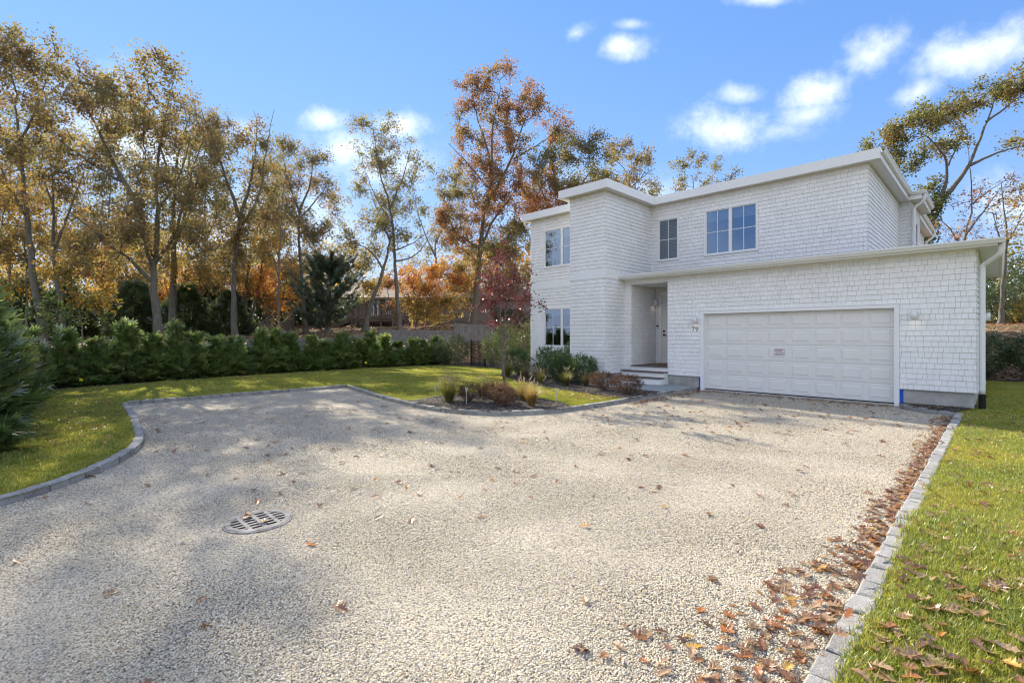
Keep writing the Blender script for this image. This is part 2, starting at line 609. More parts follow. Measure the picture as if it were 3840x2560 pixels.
def scatter(name, P, rot, scl, idx, srcs):
    """uncountable bits (pebbles, grass) as one object"""
    P = np.asarray(P, dtype=np.float32)
    me = bpy.data.meshes.new(name)
    me.vertices.add(len(P))
    me.vertices.foreach_set('co', P.ravel())
    a = me.attributes.new('rot', 'FLOAT_VECTOR', 'POINT'); a.data.foreach_set('vector', np.asarray(rot, dtype=np.float32).ravel())
    a = me.attributes.new('scl', 'FLOAT_VECTOR', 'POINT')
    scl = np.asarray(scl, dtype=np.float32)
    if scl.ndim == 1: scl = np.repeat(scl[:, None], 3, 1)
    a.data.foreach_set('vector', scl.ravel())
    a = me.attributes.new('idx', 'INT', 'POINT'); a.data.foreach_set('value', np.asarray(idx, dtype=np.int32))
    o = link(bpy.data.objects.new(name, me))
    c = bpy.data.collections.new(name + '_pieces')
    for s in srcs:
        c.objects.link(s)
    ng = bpy.data.node_groups.new(name, 'GeometryNodeTree')
    ng.interface.new_socket('Geometry', in_out='INPUT', socket_type='NodeSocketGeometry')
    ng.interface.new_socket('Geometry', in_out='OUTPUT', socket_type='NodeSocketGeometry')
    gi = ng.nodes.new('NodeGroupInput'); go = ng.nodes.new('NodeGroupOutput')
    ip = ng.nodes.new('GeometryNodeInstanceOnPoints')
    ci = ng.nodes.new('GeometryNodeCollectionInfo')
    ci.inputs['Collection'].default_value = c
    ci.inputs['Separate Children'].default_value = True
    ci.inputs['Reset Children'].default_value = True

    def named(n, ty):
        x = ng.nodes.new('GeometryNodeInputNamedAttribute')
        x.data_type = ty
        x.inputs['Name'].default_value = n
        return x.outputs['Attribute']
    er = ng.nodes.new('FunctionNodeEulerToRotation')
    ng.links.new(named('rot', 'FLOAT_VECTOR'), er.inputs[0])
    ng.links.new(gi.outputs[0], ip.inputs['Points'])
    ng.links.new(ci.outputs[0], ip.inputs['Instance'])
    ip.inputs['Pick Instance'].default_value = True
    ng.links.new(named('idx', 'INT'), ip.inputs['Instance Index'])
    ng.links.new(er.outputs[0], ip.inputs['Rotation'])
    ng.links.new(named('scl', 'FLOAT_VECTOR'), ip.inputs['Scale'])
    ng.links.new(ip.outputs[0], go.inputs[0])
    md = o.modifiers.new('scatter', 'NODES')
    md.node_group = ng
    return o


def in_poly(P, poly):
    poly = np.asarray(poly)
    x, y = P[:, 0], P[:, 1]
    ins = np.zeros(len(P), dtype=bool)
    j = len(poly) - 1
    for i in range(len(poly)):
        xi, yi = poly[i]; xj, yj = poly[j]
        c = ((yi > y) != (yj > y)) & (x < (xj - xi) * (y - yi) / (yj - yi + 1e-12) + xi)
        ins ^= c
        j = i
    return ins


def resample(pts, step):
    pts = np.asarray(pts, dtype=float)
    seg = np.linalg.norm(np.diff(pts, axis=0), axis=1)
    s = np.concatenate([[0], np.cumsum(seg)])
    n = max(2, int(round(s[-1] / step)) + 1)
    q = np.linspace(0, s[-1], n)
    return np.stack([np.interp(q, s, pts[:, k]) for k in range(pts.shape[1])], 1)


def smoothline(pts, n=2):
    pts = np.asarray(pts, dtype=float)
    for _ in range(n):
        q = [pts[0]]
        for a, b in zip(pts[:-1], pts[1:]):
            q += [a * .75 + b * .25, a * .25 + b * .75]
        q.append(pts[-1])
        pts = np.array(q)
    return pts


# ------------------------------------------------------------------ terrain
def tz(X, Y):
    u, v = UV(np.asarray(X, dtype=float), np.asarray(Y, dtype=float))
    hb = np.interp(v, [-20, -5, 2, 5, 7.5, 12, 15, 20, 26, 60], [0.3, 0.5, 0.75, 1.0, 1.5, 1.75, 2.0, 2.4, 2.6, 3.0])
    s = -u - 23.0
    zl = np.interp(s, [-1.0, 0.2, 2.3, 3.2, 30, 400], [-0.5, 0.05, 0.30, 1.0, 1.0, 1.0])
    zl = np.where(s > 2.3, hb * np.interp(s, [2.3, 3.2], [0.6, 1.0]) + np.interp(s, [3.2, 30, 400], [0, 0.9, 4]), zl)
    zb = np.interp(v, [25.5, 26.6, 28.5, 33, 60, 400], [-0.5, 0.05, 1.0, 2.2, 3.0, 6])
    zb = np.where((u < -1.5) & (u > -16), np.interp(v, [31, 33, 40, 60, 400], [-0.5, 0.6, 2.0, 3, 6]), zb)
    zb = np.where(u <= -16, np.interp(v, [19, 21, 27, 60, 400], [-.5, .1, 1.5, 3, 6]), zb)
    zr = np.interp(u, [28, 30, 60, 400], [-0.5, 0.1, 0.5, 2])
    zn = np.interp(-v, [5, 8, 60, 400], [-0.5, 0.04, 0.3, 1])
    return np.maximum(np.maximum(zl, zb), np.maximum(zr, zn))


g1 = np.concatenate([np.linspace(-600, -64, 16)[:-1], np.arange(-64, 64.1, 1.0), np.linspace(64, 600, 16)[1:]])
GX, GY = np.meshgrid(g1, g1)
GZ = tz(GX, GY) + 0.06 * np.sin(GX * 1.3 + GY * .7) * np.sin(GY * .9) * (tz(GX, GY) > 0.3)
nn = len(g1)
V = np.stack([GX.ravel(), GY.ravel(), GZ.ravel()], 1)
ii = np.arange(nn * nn).reshape(nn, nn)
F = np.stack([ii[:-1, :-1].ravel(), ii[:-1, 1:].ravel(), ii[1:, 1:].ravel(), ii[1:, :-1].ravel()], 1)
ground = obj('ground', npmesh('ground', V, F, 'leaf_litter_ground', smooth=True))
tag(ground, 'leaf strewn wooded ground around and behind the garden', 'ground', kind='structure')

# ------------------------------------------------------------------ driveway, kerbs, lawns, beds (u, v)
K_LEFT = [(-6.3, -3.5), (-6.6, -1.8), (-6.95, -.8), (-7.28, -.18), (-7.62, .27), (-8.23, .7), (-8.87, 1.06), (-9.6, 1.33), (-10.7, 1.5), (-13.2, 1.70), (-15.7, 1.84)]
K_BACK = [(-15.7, 1.84), (-15.7, 7.72)]
K_BED = [(-15.7, 7.72), (-12.33, 7.03), (-9.97, 6.74), (-8.81, 6.82), (-7.96, 7.22), (-7.45, 7.83), (-7.12, 8.69), (-7.0, 10.12), (-7.0, 12.15), (-6.95, 13.84), (-6.9, 15.42)]
K_R0 = [(-1.74, 15.42), (-1.68, 15.0), (-1.35, 14.62), (-.72, 14.42)]
K_R1 = [(-.68, 14.42), (-.68, -8.0)]
kl = smoothline(K_LEFT)
kb = smoothline(K_BED)
kr = smoothline(K_R0)
GC = (-2.42, 4.64)      # drain centre, world
drive_uv = [tuple(p) for p in kl] + [tuple(p) for p in K_BACK[1:]] + [tuple(p) for p in kb[1:]] + [(-6.9, 15.7), (-1.74, 15.7)] + [tuple(p) for p in kr] + [(-.68, -8), (-6.2, -8)]
drive_xy = [W(*p)[:2] for p in drive_uv]
hole = [(GC[0] + .297 * math.cos(2 * math.pi * j / 32), GC[1] + .297 * math.sin(2 * math.pi * j / 32)) for j in range(32)]
tris = tessellate_polygon([[Vector((*p, 0)) for p in drive_xy], [Vector((*p, 0)) for p in hole]])
mb = MB()
mb.add([(*p, 0.0) for p in drive_xy + hole], [tuple(t_) for t_ in tris])
o = mb.build('driveway', 'gravel_sheet')
tag(o, 'pale gravel driveway and parking court in front of the garage', 'driveway', kind='structure')


def sheet(name, uvpts, z, mat, label, cat):
    mb = MB()
    mb.poly([W(*p)[:2] for p in uvpts], z)
    o = mb.build(name, mat)
    return tag(o, label, cat, kind='structure')


lawn_l = [tuple(p) for p in kl] + [tuple(p) for p in K_BACK[1:]] + [tuple(p) for p in kb[1:]] + [(-6.9, 16.6), (-14.5, 16.6), (-14.5, 21.5), (-24.6, 21.5), (-24.6, 6), (-23.5, -2), (-20, -9), (-6.2, -9)]
sheet('lawn', lawn_l, 0.075, 'lawn_soil', 'green lawn between the gravel court and the hedges', 'lawn')
lawn_r = [(-.60, 14.50), (-1.30, 14.70), (-1.60, 15.05), (-1.66, 15.6), (-.5, 16.2), (-.5, 27.0), (30.5, 27.0), (30.5, -9), (-.60, -9)]
sheet('lawn', lawn_r, 0.075, 'lawn_soil', 'leaf strewn lawn right of the driveway and garage', 'lawn')
BED_A = [(-10.75, 6.95), (-9.97, 6.80), (-8.81, 6.88), (-7.98, 7.27), (-7.5, 7.86), (-7.16, 8.69), (-7.1, 9.1), (-7.7, 9.55), (-8.5, 9.75), (-9.4, 9.75), (-10.3, 9.9), (-10.9, 9.5), (-11.1, 8.2)]
BED_B = [(-6.98, 11.4), (-8.78, 11.6), (-10.2, 11.95), (-12.85, 13.2), (-14.6, 13.9), (-15.6, 14.9), (-15.6, 17), (-8.6, 17), (-7.05, 15.0), (-6.96, 13.84)]
BED_R = [(-1.72, 15.6), (-1.66, 15.02), (-1.34, 14.66), (-.72, 14.46), (-.5, 15.2), (-.30, 16.4), (-1.7, 16.4)]
BED_L = [(-23.0, -3), (-23.0, .4), (-20.5, .35), (-17, .12), (-12.7, .05), (-11.2, -.1), (-9.6, -.35), (-8.4, -1.0), (-7.6, -3)]
BED_H = [(-20.6, .35), (-22.6, 6.1), (-23.1, 11.6), (-22.8, 16.4), (-21.0, 17.3), (-16, 17.0), (-14.7, 17.0), (-14.7, 21.4), (-24.9, 21.4), (-24.9, .3)]
BED_RH = [(-2.2, 25.8), (30, 25.6), (30, 27.2), (-2.2, 27.2)]
sheet('planting_bed', BED_A, 0.088, 'mulch', 'dark mulch bed in the curve of the gravel kerb', 'flower bed')
sheet('planting_bed', BED_B, 0.089, 'mulch', 'dark mulch bed along the front of the white house', 'flower bed')
sheet('planting_bed', BED_R, 0.087, 'mulch', 'bare dark soil strip at the garage foundation', 'flower bed')
sheet('planting_bed', BED_L, 0.086, 'mulch', 'mulch strip under the tall evergreens at the left edge', 'flower bed')
sheet('planting_bed', BED_H, 0.085, 'mulch', 'mulch strip under the low hedge at the back of the lawn', 'flower bed')
sheet('planting_bed', BED_RH, 0.084, 'mulch', 'mulch strip under the dark hedge right of the garage', 'flower bed')


# kerb stones
def stone_mesh(seed):
    r = np.random.RandomState(seed)
    L, Wd, Hh = 0.5, 0.5, 0.5
    nx, ny = 4, 3
    xs = np.array([-.5, -.44, 0, .44, .5]); ys = np.array([-.5, -.40, .40, .5])
    zt = lambda i, j: 0.5 - (0.075 if i in (0, 4) else 0) - (0.075 if j in (0, 3) else 0) + r.uniform(-.035, .035)
    vs, fs = [], []
    for i in range(5):
        for j in range(4):
            vs.append((xs[i] + r.uniform(-.02, .02), ys[j] + r.uniform(-.05, .05), zt(i, j)))
    for i in range(4):
        for j in range(3):
            fs.append((i * 4 + j, (i + 1) * 4 + j, (i + 1) * 4 + j + 1, i * 4 + j + 1))
    n0 = len(vs)
    ring = [(i, 0) for i in range(5)] + [(4, j) for j in range(1, 4)] + [(i, 3) for i in range(3, -1, -1)] + [(0, j) for j in range(2, 0, -1)]
    for (i, j) in ring:
        p = vs[i * 4 + j]
        vs.append((p[0] + r.uniform(-.015, .015), p[1] + r.uniform(-.04, .04), -0.5))
    k = len(ring)
    for q in range(k):
        a = ring[q][0] * 4 + ring[q][1]; b = ring[(q + 1) % k][0] * 4 + ring[(q + 1) % k][1]
        fs.append((a, n0 + q, n0 + (q + 1) % k, b))
    mb = MB(); mb.add(vs, fs)
    return mb.mesh('kerb_stone', 'granite', False)


STONES = [stone_mesh(s) for s in range(7)]


def kerb(lines, label, off):
    """lines: uv polylines along the gravel edge; stones lie off to one side"""
    root = None
    mo = MB()
    stones = []
    for ln in lines:
        P = resample([W(*p) for p in ln], 0.262)
        for a, b in zip(P[:-1], P[1:]):
            d = (b - a); L = np.linalg.norm(d); d /= L
            nrm = np.array([-d[1], d[0], 0]) * off
            c = (a + b) / 2 + nrm * 0.075
            stones.append((c, math.atan2(d[1], d[0]), L))
            mo.beam(tuple(a + nrm * .075 + np.array([0, 0, .028]) - d * .01), tuple(b + nrm * .075 + np.array([0, 0, .028]) + d * .01), 0.105, 0.075)
    root = mo.build('kerb', 'mortar')
    tag(root, label, 'kerb', kind='structure')
    for i, (c, a, L) in enumerate(stones):
        h = 0.128 + random.uniform(-.006, .008)
        obj('kerb_stone', STONES[random.randrange(7)], root, (c[0] + random.uniform(-.006, .006), c[1] + random.uniform(-.006, .006), 0.012 + h / 2 - .05), (random.uniform(-.03, .03), random.uniform(-.03, .03), a + random.choice((0, math.pi)) + random.uniform(-.02, .02)),
            (L - 0.018, 0.135 + random.uniform(-.006, .006), h))


kerb([kl, np.array(K_BACK), kb], 'grey granite block kerb round the left and back of the gravel court', 1)
kerb([kr, np.array([(-.68, 14.42), (-.68, 1.2)])], 'grey granite block kerb along the right side of the driveway', 1)

# flagstone path by the steps
pv = MB()
pv.poly([W(*p)[:2] for p in [(-10.15, 13.45), (-7.0, 13.45), (-6.97, 15.4), (-10.15, 15.4)]], 0.098)
path = pv.build('path', 'mortar')
tag(path, 'blue grey flagstone path before the front steps', 'path', kind='structure')
u = -10.12
row = 0
for r_i in range(4):
    u = -10.12
    v0 = 13.47 + r_i * .478
    while u < -7.05:
        w_ = min(random.choice((.46, .62, .78)), -7.03 - u)
        if w_ > .12:
            mb = MB(); x, y = W(u + w_ / 2, v0 + .234)[:2]
            hh = .118 + random.uniform(-.003, .003)
            mb.add([W(u + .008, v0, .09), W(u + w_ - .008, v0, .09), W(u + w_ - .008, v0 + .462, .09), W(u + .008, v0 + .462, .09),
                    W(u + .014, v0 + .006, hh), W(u + w_ - .014, v0 + .006, hh), W(u + w_ - .014, v0 + .456, hh), W(u + .014, v0 + .456, hh)],
                   [(4, 5, 6, 7), (0, 1, 5, 4), (1, 2, 6, 5), (2, 3, 7, 6), (3, 0, 4, 7)])
            mb.build('flagstone', 'flagstone', path)
        u += w_

# ------------------------------------------------------------------ the house (local frame u, v, z)
house = empty('house', (0, 0, 0), math.radians(-45))
tag(house, 'white shingled two storey house with flat roof and attached garage', 'house')
Z0, ZG, ZB0, ZB1, ZR = 0.44, 3.79, 3.79, 4.02, 6.84
COURSE = 0.1325
UT, VT = -9.705, 14.29          # tower corner
UTL = -11.235
VG, UGR = 15.54, -0.364         # garage front, garage right end
VW, UWL = 15.90, -14.68         # wing
VS, USR = 17.48, -2.707         # upper floor front, right
UPL, UPR, VP = -9.43, -7.997, 17.33   # porch recess


def wf(V):      # wall frame on a wall that faces the front: (s, d, z)
    return lambda s, d, z: (s, V - d, z)


def wr(U):      # faces right
    return lambda s, d, z: (U + d, s, z)


def wl(U):
    return lambda s, d, z: (U - d, s, z)


shingle_q = []       # (tf, s0, s1, z0, z1, lo, hi)


def shingles(tf, s0, s1, z0, z1, openings, wall_name, seed):
    """returns list of shingle rectangles of a wall, cut round its openings"""
    r = np.random.RandomState(seed)
    res = []
    row = 0
    z = z0
    zt = Z0 + math.floor((z0 - Z0) / COURSE + 1e-6) * COURSE
    while zt < z1 - 0.01:
        za, zb = max(zt, z0), min(zt + COURSE, z1)
        if zb - za > 0.008:
            cuts = []
            s = s0 + (-r.uniform(0, .12))
            while s < s1:
                w_ = r.choice([.085, .10, .115, .13, .15, .175, .20])
                a, b = max(s, s0), min(s + w_, s1)
                s += w_
                if b - a < .012: continue
                cuts.append((a, b))
            for (a, b) in cuts:
                segs = [(a, b, za, zb)]
                for (p0, p1, q0, q1) in openings:
                    nx = []
                    for (x0, x1, y0, y1) in segs:
                        if x1 <= p0 or x0 >= p1 or y1 <= q0 or y0 >= q1:
                            nx.append((x0, x1, y0, y1)); continue
                        if x0 < p0: nx.append((x0, p0, y0, y1))
                        if x1 > p1: nx.append((p1, x1, y0, y1))
                        m0, m1 = max(x0, p0), min(x1, p1)
                        if y0 < q0: nx.append((m0, m1, y0, q0))
                        if y1 > q1: nx.append((m0, m1, q1, y1))
                    segs = nx
                for sg in segs:
                    if sg[1] - sg[0] > .01 and sg[3] - sg[2] > .006:
                        res.append(sg)
        zt += COURSE
    return res


GAP = 0.0021


def shingle_mesh(rects, tf, seed):
    r = np.random.RandomState(seed)
    V = []; F = []
    for (a, b, z0, z1) in rects:
        j = r.uniform(-.0015, .0015)
        f0 = .025 + r.uniform(-.002, .003); f1 = .009
        n = len(V)
        a2, b2 = a + GAP, b - GAP
        zz = z0 + j + .0012; z1 = z1 - .0030
        V += [tf(a2, f0, zz), tf(b2, f0, zz), tf(b2, f1, z1 + .002), tf(a2, f1, z1 + .002), tf(a2, .001, zz), tf(b2, .001, zz), tf(b2, .001, z1), tf(a2, .001, z1)]
        F += [(n, n + 1, n + 2, n + 3), (n, n + 4, n + 5, n + 1), (n, n + 3, n + 7, n + 4), (n + 1, n + 5, n + 6, n + 2)]
    tone = np.repeat(r.uniform(.93, 1.0, len(rects)), 4)[:, None] * np.ones((1, 3))
    return npmesh('shingle_siding', V, F, 'shingle_paint', tone)


def panel_wall(mb, tf, s0, s1, z0, z1, openings):
    """flat sheathing with holes"""
    ss = sorted({s0, s1, *[x for o_ in openings for x in o_[:2] if s0 < x < s1]})
    zs = sorted({z0, z1, *[x for o_ in openings for x in o_[2:] if z0 < x < z1]})
    for a, b in zip(ss[:-1], ss[1:]):
        for c, d in zip(zs[:-1], zs[1:]):
            m0, m1 = (a + b) / 2, (c + d) / 2
            if any(o_[0] < m0 < o_[1] and o_[2] < m1 < o_[3] for o_ in openings): continue
            mb.add([tf(a, 0, c), tf(b, 0, c), tf(b, 0, d), tf(a, 0, d)], [(0, 1, 2, 3)])


# openings in wall coordinates (s0, s1, z0, z1)
DOOR_OUT = (-6.848, -1.763, -1, 2.56)
O_G = [DOOR_OUT, (UPL, UPR, -1, 3.60)]
WIN_S = [(-9.42, -8.54, 4.64, 6.29), (-7.57, -5.73, 4.64, 6.31)]
WIN_W = [(-13.93, -11.95, 4.66, 6.32), (-13.93, -11.95, 1.28, 2.96)]
BAND = [(-99, 99, ZB0, ZB1)]
WIN_SIDE = [(24.35, 25.3, 4.7, 6.2)]
DOOR_F = [(-9.25, -8.09, 0.0, 3.41)]
walls = [
    ('garage', wf(VG), UT, UGR, Z0, ZG, O_G),
    ('garage side', wr(UGR), VG, 23.6, Z0, ZG, []),
    ('tower front', wf(VT), UTL, UT, Z0, ZR, BAND),
    ('tower side lower', wr(UT), VT, VG, Z0, ZB0, []),
    ('tower side upper', wr(UT), VT, VS, ZB1, ZR, []),
    ('tower left', wl(UTL), VT, VW, Z0, ZR, BAND),
    ('wing front', wf(VW), UWL, UTL, Z0, ZR, BAND + WIN_W),
    ('wing left', wl(UWL), VW, 32.4, Z0, ZR, BAND),
    ('upper front', wf(VS), UT, USR, 4.14, ZR, WIN_S),
    ('upper right', wr(USR), VS, 23.6, 4.14, ZR, []),
    ('bump front', wf(23.6), USR, -2.32, 4.14, ZR, []),
    ('bump right', wr(-2.32), 23.6, 26.2, 3.3, ZR, WIN_SIDE),
    ('rear right', wr(USR), 26.2, 32.4, 0.6, ZR, []),
    ('porch left', wr(UPL), VG, VP, 0.70, 3.60, []),
    ('porch back', wf(VP), UPL, UPR, 0.70, 3.60, DOOR_F),
    ('porch right', wl(UPR), VG, VP, 0.70, 3.60, []),
]
oi_m = None
unit_sh = npmesh('shingle', [(-.5, -.0212, 0), (.5, -.0212, 0), (.5, -.009, 1.015), (-.5, -.009, 1.015), (-.5, -.001, 0), (.5, -.001, 0), (.5, -.001, 1), (-.5, -.001, 1)],
                 [(0, 1, 2, 3), (0, 4, 5, 1), (0, 3, 7, 4), (1, 5, 6, 2)], 'white_paint')
for i, (nm, tf, s0, s1, z0, z1, ops) in enumerate(walls):
    mb = MB()
    panel_wall(mb, tf, s0, s1, z0 - .02, z1, ops)
    if nm == 'wing front':
        mb.add([tf(s0, 0, z0 - .3), tf(s1, 0, z0 - .3), tf(s1, 0, z0), tf(s0, 0, z0)], [(0, 1, 2, 3)])
    wall = mb.build('wall', 'sheathing', house)
    rects = shingles(tf, s0, s1, z0, z1, ops, nm, 100 + i)
    if nm == 'garage':
        # the pieces that show largest are built one by one
        rects.sort(key=lambda q: -q[0])
        near = [q for q in rects if q[1] - q[0] > .05][:295]
        rest_ = [q for q in rects if q not in near]
        for (a, b, c, d) in near:
            obj('shingle', unit_sh, wall, ((a + b) / 2, VG, c + .0012 + random.uniform(-.0015, .0015)), None, (b - a - 2 * GAP, 1.15 + random.uniform(-.1, .12), d - c - .0042))
        rects = rest_
    if rects:
        o = obj('shingle_siding', shingle_mesh(rects, tf, 300 + i), wall)
        o['kind'] = 'stuff'

# solid dark mass inside so no light leaks through the rooms
mb = MB()
mb.box(UWL + .9, USR - .9, VS + .9, 31.8, .5, 6.8)
mb.box(-6.8, -.6, 16.2, 23.0, .2, 3.7)
mb.build('inner_wall', 'dark_room', house)
mb = MB()
mb.box(UTL, UTL + .05, VW, VW + 1.0, .4, 6.8)
mb.box(UWL + .02, UTL, VW + .9, VW + 1.0, .4, 6.8)
mb.box(UWL + .02, UTL, VW + .02, VW + 1.0, 3.75, 3.95)
mb.box(UPL - .03, UPL - .02, VG + .05, VP, .3, 3.7)
mb.build('inner_wall', 'dark_room', house)

# foundation
mb = MB()
mb.box(UT, UPL - .005, VG + .03, VG + .2, -.3, Z0)
mb.box(UPR + .005, DOOR_OUT[0] + .02, VG + .03, VG + .2, -.3, Z0)
mb.box(DOOR_OUT[1] - .02, UGR - .04, VG + .03, VG + .2, -.3, Z0)
mb.box(UGR - .2, UGR - .04, VG + .2, 23.5, -.3, Z0)
mb.box(UTL + .03, UT - .03, VT + .03, VT + .2, -.3, Z0)
mb.box(UT - .2, UT - .03, VT + .2, VG + .03, -.3, Z0)
mb.box(UWL + .03, UTL, VW + .03, VW + .2, -.3, Z0)
mb.box(UWL + .03, UWL + .2, VW + .2, 32.3, -.3, Z0)
mb.build('foundation', 'concrete', house)
mb = MB()
mb.box(DOOR_OUT[0] + .1, DOOR_OUT[1] - .1, VG - .03, VG + .25, -.1, .035)
mb.build('door_sill', 'concrete', house)
for (a, b) in ((DOOR_OUT[0] - .085, DOOR_OUT[0] - .005), (DOOR_OUT[1] + .003, DOOR_OUT[1] + .075)):
    mb = MB(); mb.box(a, b, VG + .022, VG + .0285, .02, Z0 - .004)
    mb.build('blue_tape', 'blue_tape', house)

# roof of the upper floor
roof_pts = [(-14.97, 15.61), (-11.525, 15.61), (-11.525, 14.0), (-9.425, 14.0), (-9.425, 17.19), (-2.40, 17.19), (-2.40, 23.31), (-2.02, 23.31), (-2.02, 26.5), (-2.40, 26.5), (-2.40, 32.7), (-14.97, 32.7)]


def slab(pts, z0, z1, inset=0.0):
    mb = MB()
    n = len(pts)
    tri = tessellate_polygon([[Vector((*p, 0)) for p in pts]])
    mb.add([(*p, z0) for p in pts] + [(*p, z1) for p in pts],
           [tuple(t_) for t_ in tri] + [tuple(i + n for i in t_) for t_ in tri] + [(i, (i + 1) % n, n + (i + 1) % n, n + i) for i in range(n)])
    return mb


roof = slab(roof_pts, 7.05, 7.095).build('roof', 'asphalt_roof', house)
slab([(x + (.02 if x > -6 else -.02 if x < -14 else 0), y) for x, y in roof_pts], ZR, ZR + .012).build('soffit', 'soffit_white', roof)
nrm_off = 0.022
fz0, fz1 = ZR - .022, 7.115
edges = list(zip(roof_pts, roof_pts[1:] + roof_pts[:1]))
cx_, cy_ = None, None
for k, (a, b) in enumerate(edges):
    d = Vector((b[0] - a[0], b[1] - a[1])).normalized()
    nn_ = Vector((d.y, -d.x))      # outward for this winding
    # mitred ends
    pa_, pb_ = edges[k - 1][0], edges[(k + 1) % len(edges)][1]
    d0 = Vector((a[0] - pa_[0], a[1] - pa_[1])).normalized(); d1 = Vector((pb_[0] - b[0], pb_[1] - b[1])).normalized()
    n0 = Vector((d0.y, -d0.x)); n1 = Vector((d1.y, -d1.x))
    ao = Vector(a) + (nn_ + n0) * nrm_off; bo = Vector(b) + (nn_ + n1) * nrm_off
    mb = MB()
    lo = fz0
    mb.add([(*a, lo), (*b, lo), (bo.x, bo.y, lo), (ao.x, ao.y, lo), (*a, fz1), (*b, fz1), (bo.x, bo.y, fz1), (ao.x, ao.y, fz1)],
           [(0, 1, 2, 3), (4, 7, 6, 5), (2, 1, 5, 6), (3, 2, 6, 7), (0, 3, 7, 4), (1, 0, 4, 5)])
    mb.build('fascia', 'trim_white', roof)

# band boards
mb = MB()
mb.add([(UTL - .028, VT - .028, ZB0), (UT + .028, VT - .028, ZB0), (UT + .028, VT - .028, ZB1), (UTL - .028, VT - .028, ZB1),
        (UTL - .028, VT, ZB0), (UT + .028, VG - .37, ZB0), (UT + .028, VG - .37, ZB1), (UTL - .028, VW, ZB1), (UTL - .028, VW, ZB0)],
       [(0, 1, 2, 3), (1, 5, 6, 2), (0, 3, 7, 8)])
mb.box(UTL, UT, VT - .027, VT, ZB0 + .001, ZB1 - .001)
mb.box(UT - .01, UT + .027, VT, VS, ZB0 + .001, ZB1 - .001)
mb.build('band_board', 'trim_white', house)
mb = MB(); mb.box(UWL - .01, UTL, VW - .028, VW + .02, ZB0, ZB1)
mb.build('band_board', 'trim_white', house)

# garage roof
mb = MB()
A_, B_, C_, D_, E_, F_ = (UT + .03, 15.20, 3.905), (-.03, 15.20, 3.905), (-.03, 24.0, 3.905), (USR, 24.0, 4.30), (USR, 17.9, 4.31), (UT + .03, VS, 4.27)
low = lambda p: (p[0], p[1], p[2] - .025)
mb.add([A_, B_, C_, D_, E_, F_, low(A_), low(B_), low(C_)], [(0, 1, 4, 5), (1, 2, 3, 4), (0, 6, 7, 1), (1, 7, 8, 2)])
groof = mb.build('garage_roof', 'asphalt_roof', house)
mb = MB()
mb.box(UT + .03, -.03, 15.215, VG + .01, ZG - .012, ZG + .006)
mb.box(UGR - .01, -.03, VG + .011, 24.0, ZG - .012, ZG + .006)
mb.build('soffit', 'soffit_white', groof)
mb = MB()
mb.box(UT + .03, -.02, 15.19, 15.214, ZG - .02, 3.90)
mb.box(-.029, -.006, 15.215, 24.0, ZG - .02, 3.90)
mb.box(UGR, -.03, 24.0, 24.02, ZG - .02, 4.0)
mb.build('fascia', 'trim_white', groof)
mb = MB(); mb.box(UT + .02, UGR, VG - .03, VG + .005, ZG - .045, ZG - .013)
mb.build('frieze_board', 'trim_white', groof)

GUT = [(0, 0.012), (0.075, 0.012), (0.085, 0.03), (0.115, 0.085), (0.125, 0.09), (0.125, 0.125), (0.117, 0.125), (0.117, 0.095), (0.105, 0.09), (0.07, 0.02), (0.004, 0.02), (0.0, .118)]


def gutter(tf, s0, s1, parent, name='gutter'):
    mb = MB()
    n = len(GUT)
    mb.add([tf(s0, d, z) for d, z in GUT] + [tf(s1, d, z) for d, z in GUT], [(i, i + 1, n + i + 1, n + i) for i in range(n - 1)] + [tuple(range(n)), tuple(range(n, 2 * n))])
    return mb.build(name, 'gutter_white', parent)


gutter(lambda s, d, z: (s, 15.19 - d, 3.80 + z), UT + .035, .10, groof)
gutter(lambda s, d, z: (-.005 + d, s, 3.80 + z), 15.10, 24.0, groof)
gutter(lambda s, d, z: (-2.375 + d, s, 6.97 + z), 17.2, 23.28, roof)
gutter(lambda s, d, z: (-1.995 + d, s, 6.97 + z), 23.3, 26.5, roof)
gutter(lambda s, d, z: (-2.375 + d, s, 6.97 + z), 26.55, 32.7, roof)
gutter(lambda s, d, z: (s, 23.285 - d, 6.97 + z), -2.37, -1.87, roof)
gutter(lambda s, d, z: (-14.995 - d, s, 6.90 + z), 15.63, 32.7, roof)


def downspout(pts, r, mat='gutter_white', parent=house, name='downspout'):
    P = smoothline(np.array(pts, dtype=float), 2)
    mb = MB(); mb.tube([tuple(p) for p in P], r, 10)
    return mb.build(name, mat, parent, True)


DSU, DSV = UGR + .095, VG + .12
ds = downspout([(.05, 15.30, 3.82), (.045, 15.32, 3.64), (0, 15.36, 3.56), (DSU + .05, DSV - .02, 3.42), (DSU, DSV, 3.36), (DSU, DSV, 3.2), (DSU, DSV, 2), (DSU, DSV, .42)], .058)
mb = MB()
prof = []
for i in range(23):
    z = .40 - i * .018
    prof += [(.072, z), (.072, z - .007), (.060, z - .009), (.060, z - .016)]
mb.lathe(prof, (DSU, DSV, 0), 14)
mb.build('corrugated_pipe', 'pipe_black', ds)
mb = MB()
mb.lathe([(.062, .70), (.066, .70), (.066, .66), (.062, .66)], (DSU, DSV, 0), 14)
mb.box(DSU - .09, DSU + .03, DSV - .065, DSV + .065, 2.9, 2.925)
mb.build('strap', 'gutter_white', ds)
downspout([(-1.93, 23.38, 6.98), (-1.93, 23.38, 6.80), (-2.0, 23.42, 6.68), (-2.18, 23.46, 6.58), (-2.24, 23.47, 6.5), (-2.24, 23.47, 6.3), (-2.24, 23.47, 4.2)], .055)
downspout([(-2.30, 32.5, 6.98), (-2.30, 32.4, 6.80), (-2.45, 32.3, 6.60), (-2.62, 32.2, 6.5), (-2.62, 32.2, 5.5), (-2.62, 32.2, 4.2)], .055)
